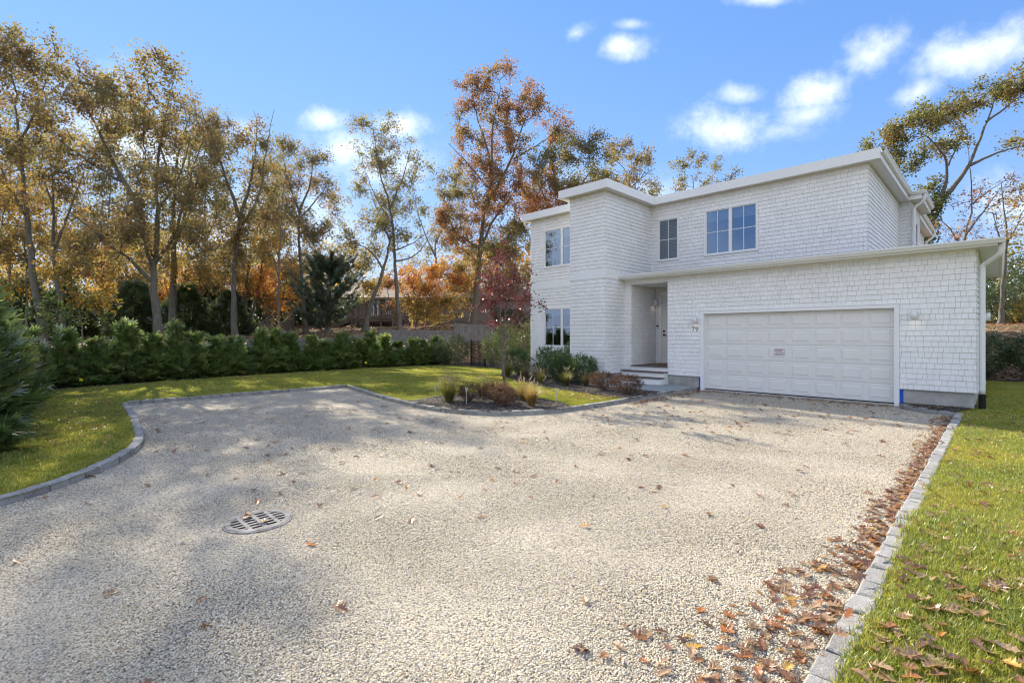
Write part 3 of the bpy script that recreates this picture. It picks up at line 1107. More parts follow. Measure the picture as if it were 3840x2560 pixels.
downspout([(-15.05, 15.85, 6.91), (-15.05, 15.85, 6.74), (-14.98, 15.9, 6.66), (-14.86, 15.98, 6.60), (-14.77, 16.02, 6.52), (-14.77, 16.02, 6.2), (-14.77, 16.02, .2)], .05)
mb = MB(); mb.lathe([(.0, .02), (.09, .02), (.10, 0), (.085, -.03), (0, -.035)], (-2.17, 24.1, 6.83), 14)
mb.build('soffit_lamp', 'lamp_white', house, True)


# windows
def window(tf, s0, s1, z0, z1, sashes, blind=0.0, two_rooms=True):
    fr = MB(tf)
    c = .055     # casing
    d0, d1 = -.06, .040
    fr.box(s0, s1, d0, d1, z1 - c, z1); fr.box(s0, s1, d0, d1 + .012, z0, z0 + c)
    fr.box(s0, s0 + c, d0, d1 - .002, z0 + c, z1 - c); fr.box(s1 - c, s1, d0, d1 - .002, z0 + c, z1 - c)
    n = sashes
    inner = (s1 - s0 - 2 * c)
    mull = .06
    w_ = (inner - mull * (n - 1)) / n
    for k in range(n - 1):
        m0 = s0 + c + (k + 1) * w_ + k * mull
        fr.box(m0, m0 + mull, d0, d1 - .003, z0 + c, z1 - c)
    win = fr.build('window', 'trim_white', house)
    for k in range(n):
        a = s0 + c + k * (w_ + mull); b = a + w_
        e = .030
        sash = MB(tf)
        sash.box(a, b, -.05, .012, z0 + c, z0 + c + e); sash.box(a, b, -.05, .012, z1 - c - e, z1 - c)
        sash.box(a, a + e, -.05, .011, z0 + c + e, z1 - c - e); sash.box(b - e, b, -.05, .011, z0 + c + e, z1 - c - e)
        sash.build('sash', 'trim_white', win)
        mu = MB(tf)
        mid = (a + b) / 2; zm = (z0 + z1) / 2
        mu.box(mid - .010, mid + .010, -.016, .004, z0 + c + e, z1 - c - e)
        mu.box(a + e, b - e, -.015, .003, zm - .010, zm + .010)
        mu.build('muntin', 'trim_white', win)
        for (x0, x1) in ((a + e, mid - .0098), (mid + .0098, b - e)):
            for (q0, q1) in ((z0 + c + e, zm - .0098), (zm + .0098, z1 - c - e)):
                g = MB(tf)
                g.add([(x0, -.006, q0), (x1, -.006, q0), (x1, -.006, q1), (x0, -.006, q1)], [(0, 1, 2, 3)])
                g.build('pane', 'glass', win)
        if blind:
            bl = MB(tf)
            bl.box(a + .005, b - .005, -.10, -.09, z1 - c - e - blind * (z1 - z0), z1 - c)
            bl.box(a + .005, b - .005, -.108, -.085, z1 - c - e - blind * (z1 - z0) - .03, z1 - c - e - blind * (z1 - z0))
            bl.build('blind', 'blind_cloth', win)
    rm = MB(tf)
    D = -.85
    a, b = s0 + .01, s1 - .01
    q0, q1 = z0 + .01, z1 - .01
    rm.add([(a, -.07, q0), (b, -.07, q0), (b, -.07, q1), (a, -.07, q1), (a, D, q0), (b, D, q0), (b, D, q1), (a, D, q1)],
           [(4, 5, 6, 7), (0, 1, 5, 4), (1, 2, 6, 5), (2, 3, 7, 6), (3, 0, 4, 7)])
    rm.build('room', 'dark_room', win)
    return win


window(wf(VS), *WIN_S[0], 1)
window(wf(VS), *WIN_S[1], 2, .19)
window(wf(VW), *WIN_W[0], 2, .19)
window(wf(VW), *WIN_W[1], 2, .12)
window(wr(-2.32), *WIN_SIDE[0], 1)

# garage door
gd = MB()
du0, du1 = DOOR_OUT[0] + .10, DOOR_OUT[1] - .10
dz0, dz1 = .055, 2.47
gd.box(du0, du1, VG + .135, VG + .17, dz0, dz1 + .05)
gdoor = gd.build('garage_door', 'door_white', house)
sh = (dz1 - dz0) / 5
pw = (du1 - du0) / 8
sec = MB()
sec.add([(-.5, 0, .012), (.5, 0, .012), (.5, 0, .988), (-.5, 0, .988), (-.5, .02, 0), (.5, .02, 0), (.5, .02, 1), (-.5, .02, 1)],
        [(0, 1, 2, 3), (0, 4, 5, 1), (3, 2, 6, 7)])
for k in range(5):
    mb = MB()
    z0, z1 = dz0 + k * sh, dz0 + (k + 1) * sh
    f = VG + .118
    mb.add([(du0, f, z0 + .010), (du1, f, z0 + .010), (du1, f, z1 - .010), (du0, f, z1 - .010), (du0, f + .016, z0 + .002), (du1, f + .016, z0 + .002), (du1, f + .016, z1 - .002), (du0, f + .016, z1 - .002)],
           [(0, 1, 2, 3), (0, 4, 5, 1), (3, 2, 6, 7)])
    mb.add([(du0, f - .002, z1 - .055), (du1, f - .002, z1 - .055), (du1, f - .002, z1 - .045), (du0, f - .002, z1 - .045)], [(0, 1, 2, 3)]) if False else None
    mb.build('section', 'door_white', gdoor)
# one raised panel: groove, then a bevelled field
P0, P1, P2, P3 = .50, .455, .43, .36
q0, q1, q2, q3 = .50, .43, .39, .30


def rect(a, b, y): return [(-a, y, -b), (a, y, -b), (a, y, b), (-a, y, b)]


pm = MB()
vs = rect(.5, .5, -.002) + rect(.485, .475, .012) + rect(.462, .44, .012) + rect(.40, .34, -.009) + rect(.395, .335, -.009)
fs = []
for i in range(4):
    for j in range(4):
        fs.append((i * 4 + j, i * 4 + (j + 1) % 4, (i + 1) * 4 + (j + 1) % 4, (i + 1) * 4 + j))
fs.append((16, 17, 18, 19))
# a frame lip so the stamped moulding stands proud of the section
pm.add([(x, y - .004, z) for x, y, z in vs], fs)
lip = rect(.525, .54, 0.0005) + rect(.5, .5, -.007)
pm.add(lip, [(j, (j + 1) % 4, 4 + (j + 1) % 4, 4 + j) for j in range(4)])
panel_me = pm.mesh('panel', 'door_white')
for k in range(5):
    for j in range(8):
        obj('panel', panel_me, gdoor, (du0 + (j + .5) * pw, VG + .1175, dz0 + (k + .5) * sh), None, (pw * .80, 1, sh * .70))
mb = MB(); mb.box(du0, du1, VG + .10, VG + .16, .036, .056)
mb.build('bottom_seal', 'rubber', gdoor)
mb = MB()
mb.box(DOOR_OUT[0], du0, VG - .045, VG + .12, -.02, 2.559)
mb.box(du1, DOOR_OUT[1], VG - .045, VG + .12, -.02, 2.559)
mb.box(du0, du1, VG - .046, VG + .121, dz1, 2.562)
mb.box(DOOR_OUT[0], DOOR_OUT[1], VG - .058, VG - .02, 2.563, 2.585)
mb.build('door_trim', 'trim_white', gdoor)

# porch, steps, front door
mb = MB()
mb.box(UPL + .001, UPR - .001, VG - .005, VP + .1, -.2, .665)
mb.box(UT + .03, UPR + .001, 15.26, VG - .006, -.2, .490)
mb.box(UT + .06, UPR + .003, 15.0, 15.259, -.2, .310)
porch = mb.build('porch', 'trim_white', house)
for (a, b, c, d, z) in ((UPL + .002, UPR - .002, VG - .04, VP + .05, .705), (UT + .02, UPR + .02, 15.22, VG + .0, .53), (UT + .04, UPR + .02, 14.965, 15.27, .345)):
    n = max(1, int(round((d - c) / .15)))
    w_ = (d - c) / n
    for k in range(n):
        mb = MB(); mb.box(a, b, c + k * w_ + .003, c + (k + 1) * w_ - .003, z - .038, z)
        mb.build('tread', 'composite_tread', porch)
mb = MB(); mb.box(UPL, UPR, VG, VP, 3.605, 3.64)
mb.build('ceiling', 'soffit_white', porch)
mb = MB()
f0, f1, ft = -9.25, -8.09, 3.41
mb.box(f0, f0 + .09, VP - .05, VP + .06, .71, ft); mb.box(f1 - .09, f1, VP - .05, VP + .06, .71, ft)
mb.box(f0 + .09, f1 - .09, VP - .05, VP + .06, ft - .09, ft); mb.box(f0 + .09, f1 - .09, VP - .06, VP + .06, .71, .78)
fdoor = mb.build('front_door', 'trim_white', house)
mb = MB()
mb.box(f0 + .09, f1 - .09, VP + .0, VP + .04, .78, ft - .09)
for (a, b) in ((.95, 1.75), (1.95, 3.15)):
    mb.box(f0 + .22, f1 - .22, VP - .008, VP + .0005, a, b)
mb.build('door_leaf', 'door_white', fdoor)
mb = MB(); mb.box(-9.115, -9.045, VP - .018, VP + .002, 1.90, 1.97)
mb.build('deadbolt', 'black_metal', fdoor)
mb = MB(); mb.box(-9.115, -9.045, VP - .018, VP + .002, 1.76, 1.83); mb.beam((-9.08, VP - .05, 1.795), (-8.95, VP - .05, 1.795), .018); mb.beam((-9.08, VP - .055, 1.795), (-9.08, VP, 1.795), .02)
mb.build('handle', 'black_metal', fdoor)


def top_at_house(name, label, cat, group=None):
    """a thing of its own, fixed to the house wall; built in the same axes as the house"""
    o = empty(name, (0, 0, 0), math.radians(-45))
    return tag(o, label, cat, group)


t_ = top_at_house('doormat', 'brown coir doormat on the porch before the front door', 'doormat')
mb = MB(); mb.box(-9.2, -8.2, VP - .85, VP - .12, .707, .728)
mb.build('mat', 'coir', t_)
t_ = top_at_house('doorbell', 'small video doorbell with black top beside the front door', 'doorbell')
mb = MB(); mb.box(-9.37, -9.295, VP - .05, VP - .02, 2.03, 2.11)
mb.build('body', 'lamp_white', t_)
mb = MB(); mb.box(-9.37, -9.295, VP - .052, VP - .02, 2.1105, 2.175)
mb.build('camera_cover', 'black_plastic', t_)
mb = MB(); mb.lathe([(0, 0), (.012, 0), (.012, .004)], (0, 0, 0), 12)
b_ = mb.build('button', 'plastic_grey', t_); b_.location = (-9.333, VP - .054, 2.06); b_.rotation_euler = (math.radians(90), 0, 0)


def sconce(tf, label):
    """cylinder down light: plate on the wall, short arm, shade; tf maps (s, d, z) with the lamp centre at s=0,z=0"""
    t_ = top_at_house('wall_lamp', label, 'wall lamp', 'white cylinder wall lamps')
    mb = MB(tf); mb.box(-.065, .065, .018, .036, -.085, .105)
    mb.build('wall_plate', 'lamp_white', t_)
    mb = MB(tf); mb.box(-.02, .02, .03, .10, .02, .06)
    mb.build('arm', 'lamp_white', t_)
    mb = MB(tf); k = 18; r = .062
    prof = [(0.0, .105), (r, .105), (r, -.105), (r - .006, -.105), (r - .006, -.07)]
    mb.lathe(prof, (0, .145, 0), k)
    mb.build('shade', 'lamp_white', t_, True)
    mb = MB(tf); mb.lathe([(0, -.072), (r - .008, -.072)], (0, .145, 0), k)
    mb.build('bulb', 'lamp_glow', t_)
    return t_


sconce(lambda s, d, z: (-7.0 + s, VG - d, 2.28 + z), 'white cylinder wall lamp above the house number, left of the garage door')
sconce(lambda s, d, z: (-1.47 + s, VG - d, 2.28 + z), 'white cylinder wall lamp on the shingles right of the garage door')
sconce(lambda s, d, z: (UPL + d, 17.05 + s, 3.03 + z), 'white cylinder wall lamp inside the porch beside the front door')
sconce(lambda s, d, z: (UGR + d, 18.5 + s, 2.28 + z), 'white cylinder wall lamp sticking out from the side wall of the garage')

# house number
t_ = top_at_house('house_number', 'slim black metal house number 79 under the left garage lamp', 'house number')
hz, hu, hv = 1.99, -7.03, VG - .028
mb = MB()
mb.beam((hu - .115, hv, hz + .066), (hu - .022, hv, hz + .066), .010, .012); mb.beam((hu - .026, hv, hz + .068), (hu - .085, hv, hz - .072), .010, .012)
mb.build('digit', 'black_metal', t_)
mb = MB()
ring = [(hu + .055 + .040 * math.cos(a), hv, hz + .030 + .040 * math.sin(a)) for a in np.linspace(0, 2 * math.pi, 25)]
mb.tube(ring, .0062, 6, False); mb.beam((hu + .094, hv, hz + .022), (hu + .045, hv, hz - .072), .010, .012)
mb.build('digit', 'black_metal', t_)

# notice on the garage door
t_ = top_at_house('notice_sign', 'small white video surveillance notice with red lettering on the garage door', 'sign')
su0, su1, sz0, sz1, sv = -4.70, -4.405, 1.19, 1.39, VG + .100
mb = MB(); mb.box(su0, su1, sv, sv + .006, sz0, sz1)
mb.build('board', 'sign_white', t_)
mb = MB()
b0, b1 = .010, .015
for (a, b, c, d) in ((su0 + b0, su1 - b0, sz0 + b0, sz0 + b1), (su0 + b0, su1 - b0, sz1 - b1, sz1 - b0), (su0 + b0, su0 + b1, sz0 + b1, sz1 - b1), (su1 - b1, su1 - b0, sz0 + b1, sz1 - b1)):
    mb.box(a, b, sv - .002, sv, c, d)
mb.build('border', 'black_plastic', t_)


def lettering(s, u_, z_, size, parent, w=None):
    cu = bpy.data.curves.new('lettering', 'FONT')
    cu.body = s
    cu.size = size
    cu.extrude = .0006
    cu.offset = size * .02
    cu.materials.append(MATS['sign_red'])
    o = bpy.data.objects.new('lettering', cu)
    o.location = (u_, sv - .0025, z_)
    o.rotation_euler = (math.radians(90), 0, 0)
    link(o, parent)
    bpy.context.view_layer.update()
    if w:
        o.scale.x = w / max(o.dimensions.x, 1e-4)
    me = bpy.data.meshes.new_from_object(o.evaluated_get(bpy.context.evaluated_depsgraph_get()))
    me.name = 'lettering'
    q = bpy.data.objects.new('lettering', me)
    q.location, q.rotation_euler, q.scale = o.location.copy(), o.rotation_euler.copy(), o.scale.copy()
    bpy.data.objects.remove(o)
    q.name = 'lettering'
    return link(q, parent)


lettering('THESE PREMISES', su0 + .03, sz1 - .050, .030, t_, .215)
lettering('PROTECTED BY', su0 + .03, sz1 - .085, .030, t_, .185)
lettering('VIDEO', su0 + .058, sz1 - .128, .034, t_, .09)
lettering('SURVEILLANCE', su0 + .028, sz1 - .175, .034, t_, .235)
mb = MB()
mb.box(su0 + .168, su0 + .192, sv - .004, sv, sz1 - .108, sz1 - .090)
mb.beam((su0 + .19, sv - .002, sz1 - .112), (su0 + .215, sv - .002, sz1 - .128), .004, .006); mb.beam((su0 + .213, sv - .002, sz1 - .128), (su0 + .25, sv - .002, sz1 - .095), .004, .006)
mb.beam((su0 + .24, sv - .002, sz1 - .125), (su0 + .262, sv - .002, sz1 - .132), .004, .008)
mb.build('camera_symbol', 'black_plastic', t_)

# ------------------------------------------------------------------ drain grate
gr = empty('drain_grate', (GC[0], GC[1], -0.012), math.radians(-45))
gr.scale = (.885, .885, 1)
tag(gr, 'round grey iron drain grate set in the gravel', 'drain grate')
mb = MB(); mb.lathe([(.338, -.02), (.338, .022), (.318, .026), (.318, .010)], (0, 0, 0), 48)
mb.build('outer_frame', 'iron', gr, False)
mb = MB(); mb.lathe([(.314, .012), (.314, .028), (.262, .028), (.262, .0)], (0, 0, 0), 48)
mb.build('rim', 'iron', gr)
mb = MB(); mb.lathe([(.335, -.0), (.335, -.45), (0, -.45)], (0, 0, 0), 32)
mb.build('well', 'well', gr)
for v0 in (-.14, 0, .14):
    L = math.sqrt(.285 ** 2 - v0 ** 2)
    mb = MB(); mb.box(-L, L, v0 - .020, v0 + .020, .020, .0275)
    mb.build('cross_bar', 'iron', gr)
for k in range(-3, 4):
    u0 = k * .078
    if abs(u0) < .28:
        L = math.sqrt(.285 ** 2 - u0 ** 2)
        mb = MB(); mb.box(u0 - .016, u0 + .016, -L, L, .021, .0268)
        mb.build('bar', 'iron', gr)

# ------------------------------------------------------------------ foliage generators
PAL = {
    'oak': [(.23, .15, .05), (.29, .20, .065), (.19, .145, .05), (.21, .195, .055), (.34, .25, .07), (.24, .13, .05), (.17, .17, .05)],
    'rust': [(.30, .13, .05), (.37, .17, .055), (.25, .11, .045), (.30, .21, .06), (.22, .17, .05)],
    'olive': [(.19, .18, .05), (.24, .21, .055), (.155, .16, .045), (.29, .22, .06), (.23, .15, .05)],
    'gold': [(.42, .28, .06), (.35, .20, .05), (.43, .24, .055), (.30, .26, .06), (.25, .17, .05), (.22, .21, .05)],
    'orange': [(.50, .19, .03), (.46, .26, .04), (.40, .13, .03), (.52, .30, .05)],
    'fire': [(.46, .16, .03), (.50, .24, .035), (.34, .10, .03), (.22, .16, .03)],
    'yellowgreen': [(.24, .20, .03), (.33, .24, .035), (.15, .15, .025), (.40, .22, .03)],
    'green': [(.08, .12, .03), (.105, .145, .032), (.065, .10, .026), (.14, .165, .04)],
    'dark': [(.07, .105, .035), (.095, .135, .045), (.055, .085, .03), (.12, .15, .05)],
    'purple': [(.10, .022, .024), (.16, .032, .032), (.07, .018, .02), (.22, .04, .03), (.12, .022, .02)],
    'greengold': [(.17, .18, .04), (.22, .21, .045), (.13, .145, .035), (.28, .22, .05), (.24, .14, .045)],
    'spirea': [(.16, .06, .035), (.13, .05, .032), (.22, .09, .045), (.14, .10, .04), (.10, .09, .03)],
    'box': [(.05, .10, .022), (.065, .125, .028), (.04, .075, .018), (.085, .15, .035)],
    'cedar': [(.135, .20, .05), (.18, .26, .065), (.23, .31, .08), (.11, .165, .045), (.25, .25, .08)],
    'cedar_light': [(.10, .155, .038), (.135, .20, .048), (.075, .12, .03), (.20, .26, .085), (.17, .19, .05)],
    'privet': [(.10, .14, .04), (.14, .18, .06), (.07, .10, .03), (.18, .20, .09)],
}


def unit(v):
    return v / np.maximum(np.linalg.norm(v, axis=-1, keepdims=True), 1e-9)


def leaf_quads(P, D, L, Wd, r, fold=0.18):
    """one folded leaf quad per row"""
    n = len(P)
    D = unit(D)
    rnd = unit(r.normal(size=(n, 3)))
    S = unit(np.cross(D, rnd))
    Nn = np.cross(S, D)
    L = np.broadcast_to(L, (n,))[:, None]; Wd = np.broadcast_to(Wd, (n,))[:, None]
    a = P; c = P + D * L
    mid = P + D * L * .48
    b = mid + S * Wd * .5 + Nn * Wd * fold
    d = mid - S * Wd * .5 + Nn * Wd * fold
    V = np.stack([a, b, c, d], 1).reshape(-1, 3)
    F = np.arange(4 * n).reshape(n, 4)
    return V, F


def tube_np(P, rad, k):
    """rings along P; returns V, F"""
    n = len(P)
    T = np.empty_like(P)
    T[1:-1] = P[2:] - P[:-2]; T[0] = P[1] - P[0]; T[-1] = P[-1] - P[-2]
    T = unit(T)
    ref = np.array([1., 0, 0]) if abs(T[0][0]) < .8 else np.array([0, 1., 0])
    A = unit(np.cross(T, ref)); B = np.cross(T, A)
    ang = np.arange(k) * (2 * math.pi / k)
    V = P[:, None, :] + rad[:, None, None] * (np.cos(ang)[None, :, None] * A[:, None, :] + np.sin(ang)[None, :, None] * B[:, None, :])
    i = np.arange(n - 1)[:, None] * k; j = np.arange(k)[None, :]
    jn = (j + 1) % k
    F = np.stack([i + j, i + jn, i + k + jn, i + k + j], -1).reshape(-1, 4)
    return V.reshape(-1, 3), F


class Geo:
    def __init__(self):
        self.V = []; self.F = []; self.C = []; self.n = 0

    def add(self, V, F, C=None):
        self.V.append(V); self.F.append(F + self.n); self.n += len(V)
        if C is not None: self.C.append(np.broadcast_to(C, (len(F), 3)))

    def mesh(self, name, mat, smooth=False):
        return npmesh(name, np.concatenate(self.V), np.concatenate(self.F), mat, np.concatenate(self.C) if self.C else None, smooth)


def pick_cols(pal, n, r, var=.22):
    p = np.array(PAL[pal] if isinstance(pal, str) else pal)
    c = p[r.randint(len(p), size=n)]
    return c * r.uniform(1 - var, 1 + var, size=(n, 1))


def grow(name, label, cat, limbs, blobs, seed, pal, leaf=.14, lai=1.0, clump=.55, origin=None, group=None, twigs=5, balance=.12, bark='bark', leafmat='leaves', tipr=.006, shape=.62, parent_wood='trunk', droop=-.15):
    """limbs: list of (Nx3 points, r0, r1) joined trunk first; blobs: (centre, radii, weight)"""
    r = np.random.RandomState(seed)
    origin = np.array(limbs[0][0][0]) if origin is None else np.array(origin)
    wood = Geo(); crown = Geo()
    nodes = []; path = []; rad = []; parent = []; limb_chain = []
    for (pts, r0, r1) in limbs:
        P = resample(smoothline(np.asarray(pts, dtype=float) - origin, 2), .45)
        P[1:-1] += r.normal(size=P[1:-1].shape) * .02
        k = len(P)
        q = np.linspace(0, 1, k)
        rr = r0 + (r1 * .5 - r0) * q ** .75
        rr2 = rr.copy()
        if len(limb_chain) == 0: rr2[0] *= 1.45; rr2[1 if k > 2 else 0] *= 1.1
        base = 0.0
        if nodes:
            dd = np.linalg.norm(np.array(nodes) - P[0], axis=1)
            base = path[int(dd.argmin())]
        sides = 10 if r0 > .12 else 7
        V, F = tube_np(P, rr2, sides)
        V = V + r.normal(size=V.shape) * (rr2.repeat(sides)[:, None] * .05)
        wood.add(V, F)
        limb_chain.append((len(nodes), k))
        seg = np.concatenate([[0], np.cumsum(np.linalg.norm(np.diff(P, axis=0), axis=1))])
        for p_, s_, q_ in zip(P, seg, rr):
            nodes.append(p_); path.append(base + s_); rad.append(q_)
    nn0 = len(nodes)
    # clusters
    C = []; CR = []
    for b in blobs:
        c0, rr = np.array(b[0]) - origin, np.array(b[1])
        wgt = b[2] if len(b) > 2 else 1.0
        bp = b[3] if len(b) > 3 else None
        area = math.pi * rr[0] * rr[2]
        n = max(4, int(area / (clump ** 2 * .85) * wgt))
        d = unit(r.normal(size=(n, 3))) * (r.uniform(0, 1, size=(n, 1)) ** shape)
        for x in d:
            C.append(c0 + x * rr); CR.append((area * wgt * lai / n, bp))
    C = np.array(C)
    cap = nn0 + len(C) * 16
    NP = np.zeros((cap, 3)); NP[:nn0] = nodes
    PL = np.zeros(cap); PL[:nn0] = path
    RD = np.zeros(cap); PA = -np.ones(cap, dtype=int)
    cnt = nn0
    d0 = np.array([np.linalg.norm(NP[:nn0] - c, axis=1).min() for c in C])
    order = np.argsort(d0)
    # trunk foot does not sprout
    low = np.zeros(cap); zmin = C[:, 2].min()
    low[:nn0] = np.clip(zmin - 1.0 - NP[:nn0, 2], 0, None) * 3
    branches = []
    for ci in order:
        c = C[ci]
        dv = NP[:cnt] - c
        cost = np.sqrt((dv ** 2).sum(1)) + balance * PL[:cnt] + low[:cnt] + np.clip(dv[:, 2], 0, None) * .35
        k = int(cost.argmin())
        a = NP[k]
        L = np.linalg.norm(c - a)
        n = max(2, int(L / .42) + 1)
        q = np.linspace(0, 1, n + 1)[1:, None]
        bend = np.cross(c - a, r.normal(size=3)); bend = bend / (np.linalg.norm(bend) + 1e-9) * L * r.uniform(-.14, .14)
        pts = a + (c - a) * q + bend * np.sin(q * math.pi) + np.array([0, 0, 1]) * (L * .10) * np.sin(q * math.pi)
        pts[:-1] += r.normal(size=pts[:-1].shape) * .035
        if cnt + n >= cap: continue
        ids = list(range(cnt, cnt + n))
        NP[cnt:cnt + n] = pts
        PL[cnt:cnt + n] = PL[k] + q[:, 0] * L
        PA[cnt] = k; PA[cnt + 1:cnt + n] = np.arange(cnt, cnt + n - 1)
        branches.append((k, ids))
        cnt += n
    acc = np.zeros(cnt)
    tip_ids = [b[1][-1] for b in branches]
    for i_ in tip_ids: acc[i_] += tipr ** 2.2
    for i_ in range(cnt - 1, nn0 - 1, -1):
        acc[i_] = max(acc[i_], tipr ** 2.2)
        if PA[i_] >= nn0: acc[PA[i_]] += acc[i_]
    RDv = acc ** (1 / 2.2)
    for (k, ids) in branches:
        P = np.concatenate([NP[k:k + 1], NP[ids]])
        rr = np.concatenate([[RDv[ids[0]]], RDv[ids]])
        if k < nn0: rr = np.minimum(rr, rad[k] * .8)
        V, F = tube_np(P, rr, 5 if rr[0] > .03 else 4 if rr[0] > .014 else 3)
        wood.add(V, F)
    # twigs and leaves
    nC = len(C)
    ctr = C.mean(0)
    TW = np.repeat(np.arange(nC), twigs)
    out_ = unit(C - ctr)
    TD = unit(r.normal(size=(nC * twigs, 3)) + out_[TW] * .7 + np.array([0, 0, .25]))
    TL = r.uniform(.45, 1.45, size=nC * twigs) * clump
    A = C[TW]; B = A + TD * TL[:, None]
    S = unit(np.cross(TD, np.array([.3, .2, .9]))) * tipr * .8; S2 = np.cross(TD, S / (tipr * .8)) * tipr * .8
    V = np.stack([A + S, A - S * .5 + S2, A - S * .5 - S2, B], 1).reshape(-1, 3)
    base = np.arange(nC * twigs)[:, None] * 4
    # quads (degenerate tips avoided): two side quads as triangles doubled is not possible, so use 4-gons
    F = np.concatenate([base + np.array([[0, 1, 3, 2]])], 0)
    wood.add(V, F)
    la = leaf * leaf * .55 * .5
    for ci in range(nC):
        area, bp = CR[ci]
        n = int(area / la * r.uniform(.55, 1.45))
        if n < 1: continue
        tw = ci * twigs + r.randint(twigs, size=n)
        f = r.uniform(.1, 1.05, size=(n, 1))
        P = A[tw] + (B[tw] - A[tw]) * f + r.normal(size=(n, 3)) * clump * .22
        D = unit(TD[tw] * .5 + r.normal(size=(n, 3)) * .8 + np.array([0, 0, droop]))
        s = leaf * r.uniform(.65, 1.25, size=n)
        V, F = leaf_quads(P, D, s, s * .58, r)
        base_c = pick_cols(bp or pal, 1, r, .3)[0]
        cc = base_c * .55 + pick_cols(bp or pal, n, r) * .45
        crown.add(V, F, cc)
    t_ = empty(name, tuple(origin))
    tag(t_, label, cat, group)
    obj('trunk', wood.mesh('trunk', bark, True), t_)
    if crown.n:
        obj('crown', crown.mesh('crown', leafmat), t_)
    return t_


def pxtree(name, label, Y, limbs, blobs, seed, pal, dz=None, depth=.55, cat='tree', thick=.82, **kw):
    """limbs in photo positions at depth Y: ([(px,py[,dY])...], w0_px, w1_px); blobs (px,py,rx,ry[,weight[,palette]])"""
    r = np.random.RandomState(seed + 500)
    k = Y / 1118
    LB = []
    for j, (pts, w0, w1) in enumerate(limbs):
        P = []
        drift = r.uniform(-1, 1) * 1.6
        for i, p in enumerate(pts):
            dy = p[2] if len(p) > 2 else (0 if j == 0 else drift * i / max(1, len(pts) - 1))
            q = at(p[0], p[1], Y + dy)
            P.append(q)
        if j == 0:
            P[0][2] = float(tz(P[0][0], P[0][1])) - .1
        LB.append((np.array(P), w0 * k / 2 * thick, w1 * k / 2 * thick))
    BL = []
    for b in blobs:
        c = at(b[0], b[1], Y + r.uniform(-1, 1) * .8)
        BL.append((c, (b[2] * k, (b[2] + b[3]) * k * depth, b[3] * k)) + tuple(b[4:]))
    return grow(name, label, cat, LB, BL, seed, pal, **kw)


# ------------------------------------------------------------------ trees beyond the garden
OAK = dict(leaf=.135, lai=1.75, clump=.62, tipr=.010, twigs=7)
pxtree('oak_tree', 'leaning rough barked oak with thin rust brown crown at the far left edge', 21,
       [([(112, 830), (98, 760), (78, 650), (62, 500), (42, 300), (28, 150)], 24, 5), ([(62, 500), (20, 420), (-30, 330)], 10, 4), ([(45, 330), (90, 240), (110, 170)], 8, 3)],
       [(30, 170, 75, 90, .8), (-30, 300, 90, 120, .8), (80, 250, 50, 80, .5), (40, 120, 60, 40, .8), (0, 440, 90, 80, .7, 'gold'), (60, 360, 60, 60, .6)], 21, 'oak', **OAK)
pxtree('bare_tree', 'thin nearly bare forked tree right of the leftmost oak', 24,
       [([(150, 800), (142, 700), (120, 590), (125, 450), (112, 330)], 18, 4), ([(120, 590), (160, 480), (195, 390)], 9, 3), ([(124, 480), (95, 400), (80, 330)], 7, 2), ([(140, 680), (190, 620), (230, 580)], 6, 2)],
       [(120, 400, 80, 90, .5), (180, 430, 60, 70, .4)], 22, 'gold', leaf=.15, lai=.25, clump=.6, twigs=9, tipr=.009)
pxtree('oak_tree', 'largest oak with a stout trunk and low left limb behind the hedge', 22,
       [([(370, 840), (364, 760), (354, 680), (352, 600)], 31, 26), ([(352, 650), (300, 595), (235, 552), (195, 515), (150, 480)], 14, 5),
        ([(352, 605), (330, 530), (320, 470), (285, 420), (240, 330), (190, 230), (130, 150)], 19, 4), ([(353, 605), (364, 500), (356, 390), (375, 290), (398, 190)], 16, 4),
        ([(356, 600), (402, 545), (420, 470), (440, 390), (470, 320)], 13, 4), ([(285, 420), (230, 390), (150, 330), (90, 290)], 8, 3), ([(364, 480), (420, 400), (440, 300)], 8, 3)],
       [(130, 165, 100, 65, .9), (215, 250, 110, 90, .75), (320, 200, 85, 60, .9), (390, 160, 45, 35, .8), (385, 320, 95, 100, .75), (250, 400, 120, 90, .7), (430, 430, 70, 100, .7), (300, 510, 110, 70, .9), (190, 560, 80, 50, .9), (110, 280, 70, 60, .6), (420, 540, 70, 50, .8), (330, 300, 80, 70, .6), (180, 330, 80, 60, .6), (330, 400, 80, 70, .6), (250, 600, 80, 50, .7, 'gold')],
       23, 'oak', **OAK)
pxtree('oak_tree', 'tall dark trunked oak standing just behind the largest oak', 27,
       [([(398, 790), (395, 700), (400, 560), (398, 430), (420, 300), (445, 250)], 24, 4), ([(400, 560), (450, 430), (475, 330)], 12, 3), ([(398, 430), (365, 330), (350, 260)], 9, 3)],
       [(450, 300, 55, 70, .8), (430, 440, 80, 80, .7), (480, 400, 50, 80, .7), (370, 560, 90, 60, .8), (360, 300, 50, 60, .5), (460, 520, 60, 60, .8), (430, 620, 80, 50, .8, 'gold')], 24, 'olive', **OAK)
pxtree('oak_tree', 'slender forked oak with bare upper tips left of the thin pale stem', 26,
       [([(540, 780), (535, 690), (540, 600), (552, 500)], 19, 14), ([(552, 500), (522, 420), (492, 330), (462, 250)], 11, 3), ([(552, 500), (580, 400), (592, 300), (582, 255)], 11, 2), ([(548, 530), (600, 450), (612, 330), (630, 250)], 8, 2)],
       [(500, 290, 45, 60, .8), (520, 390, 70, 70, .7), (590, 390, 60, 80, .7), (560, 500, 100, 60, .7), (630, 470, 50, 60, .7), (540, 570, 70, 50, .9), (600, 320, 40, 45, .55), (460, 270, 30, 40, .7), (560, 330, 50, 50, .45)], 25, 'oak', **OAK)
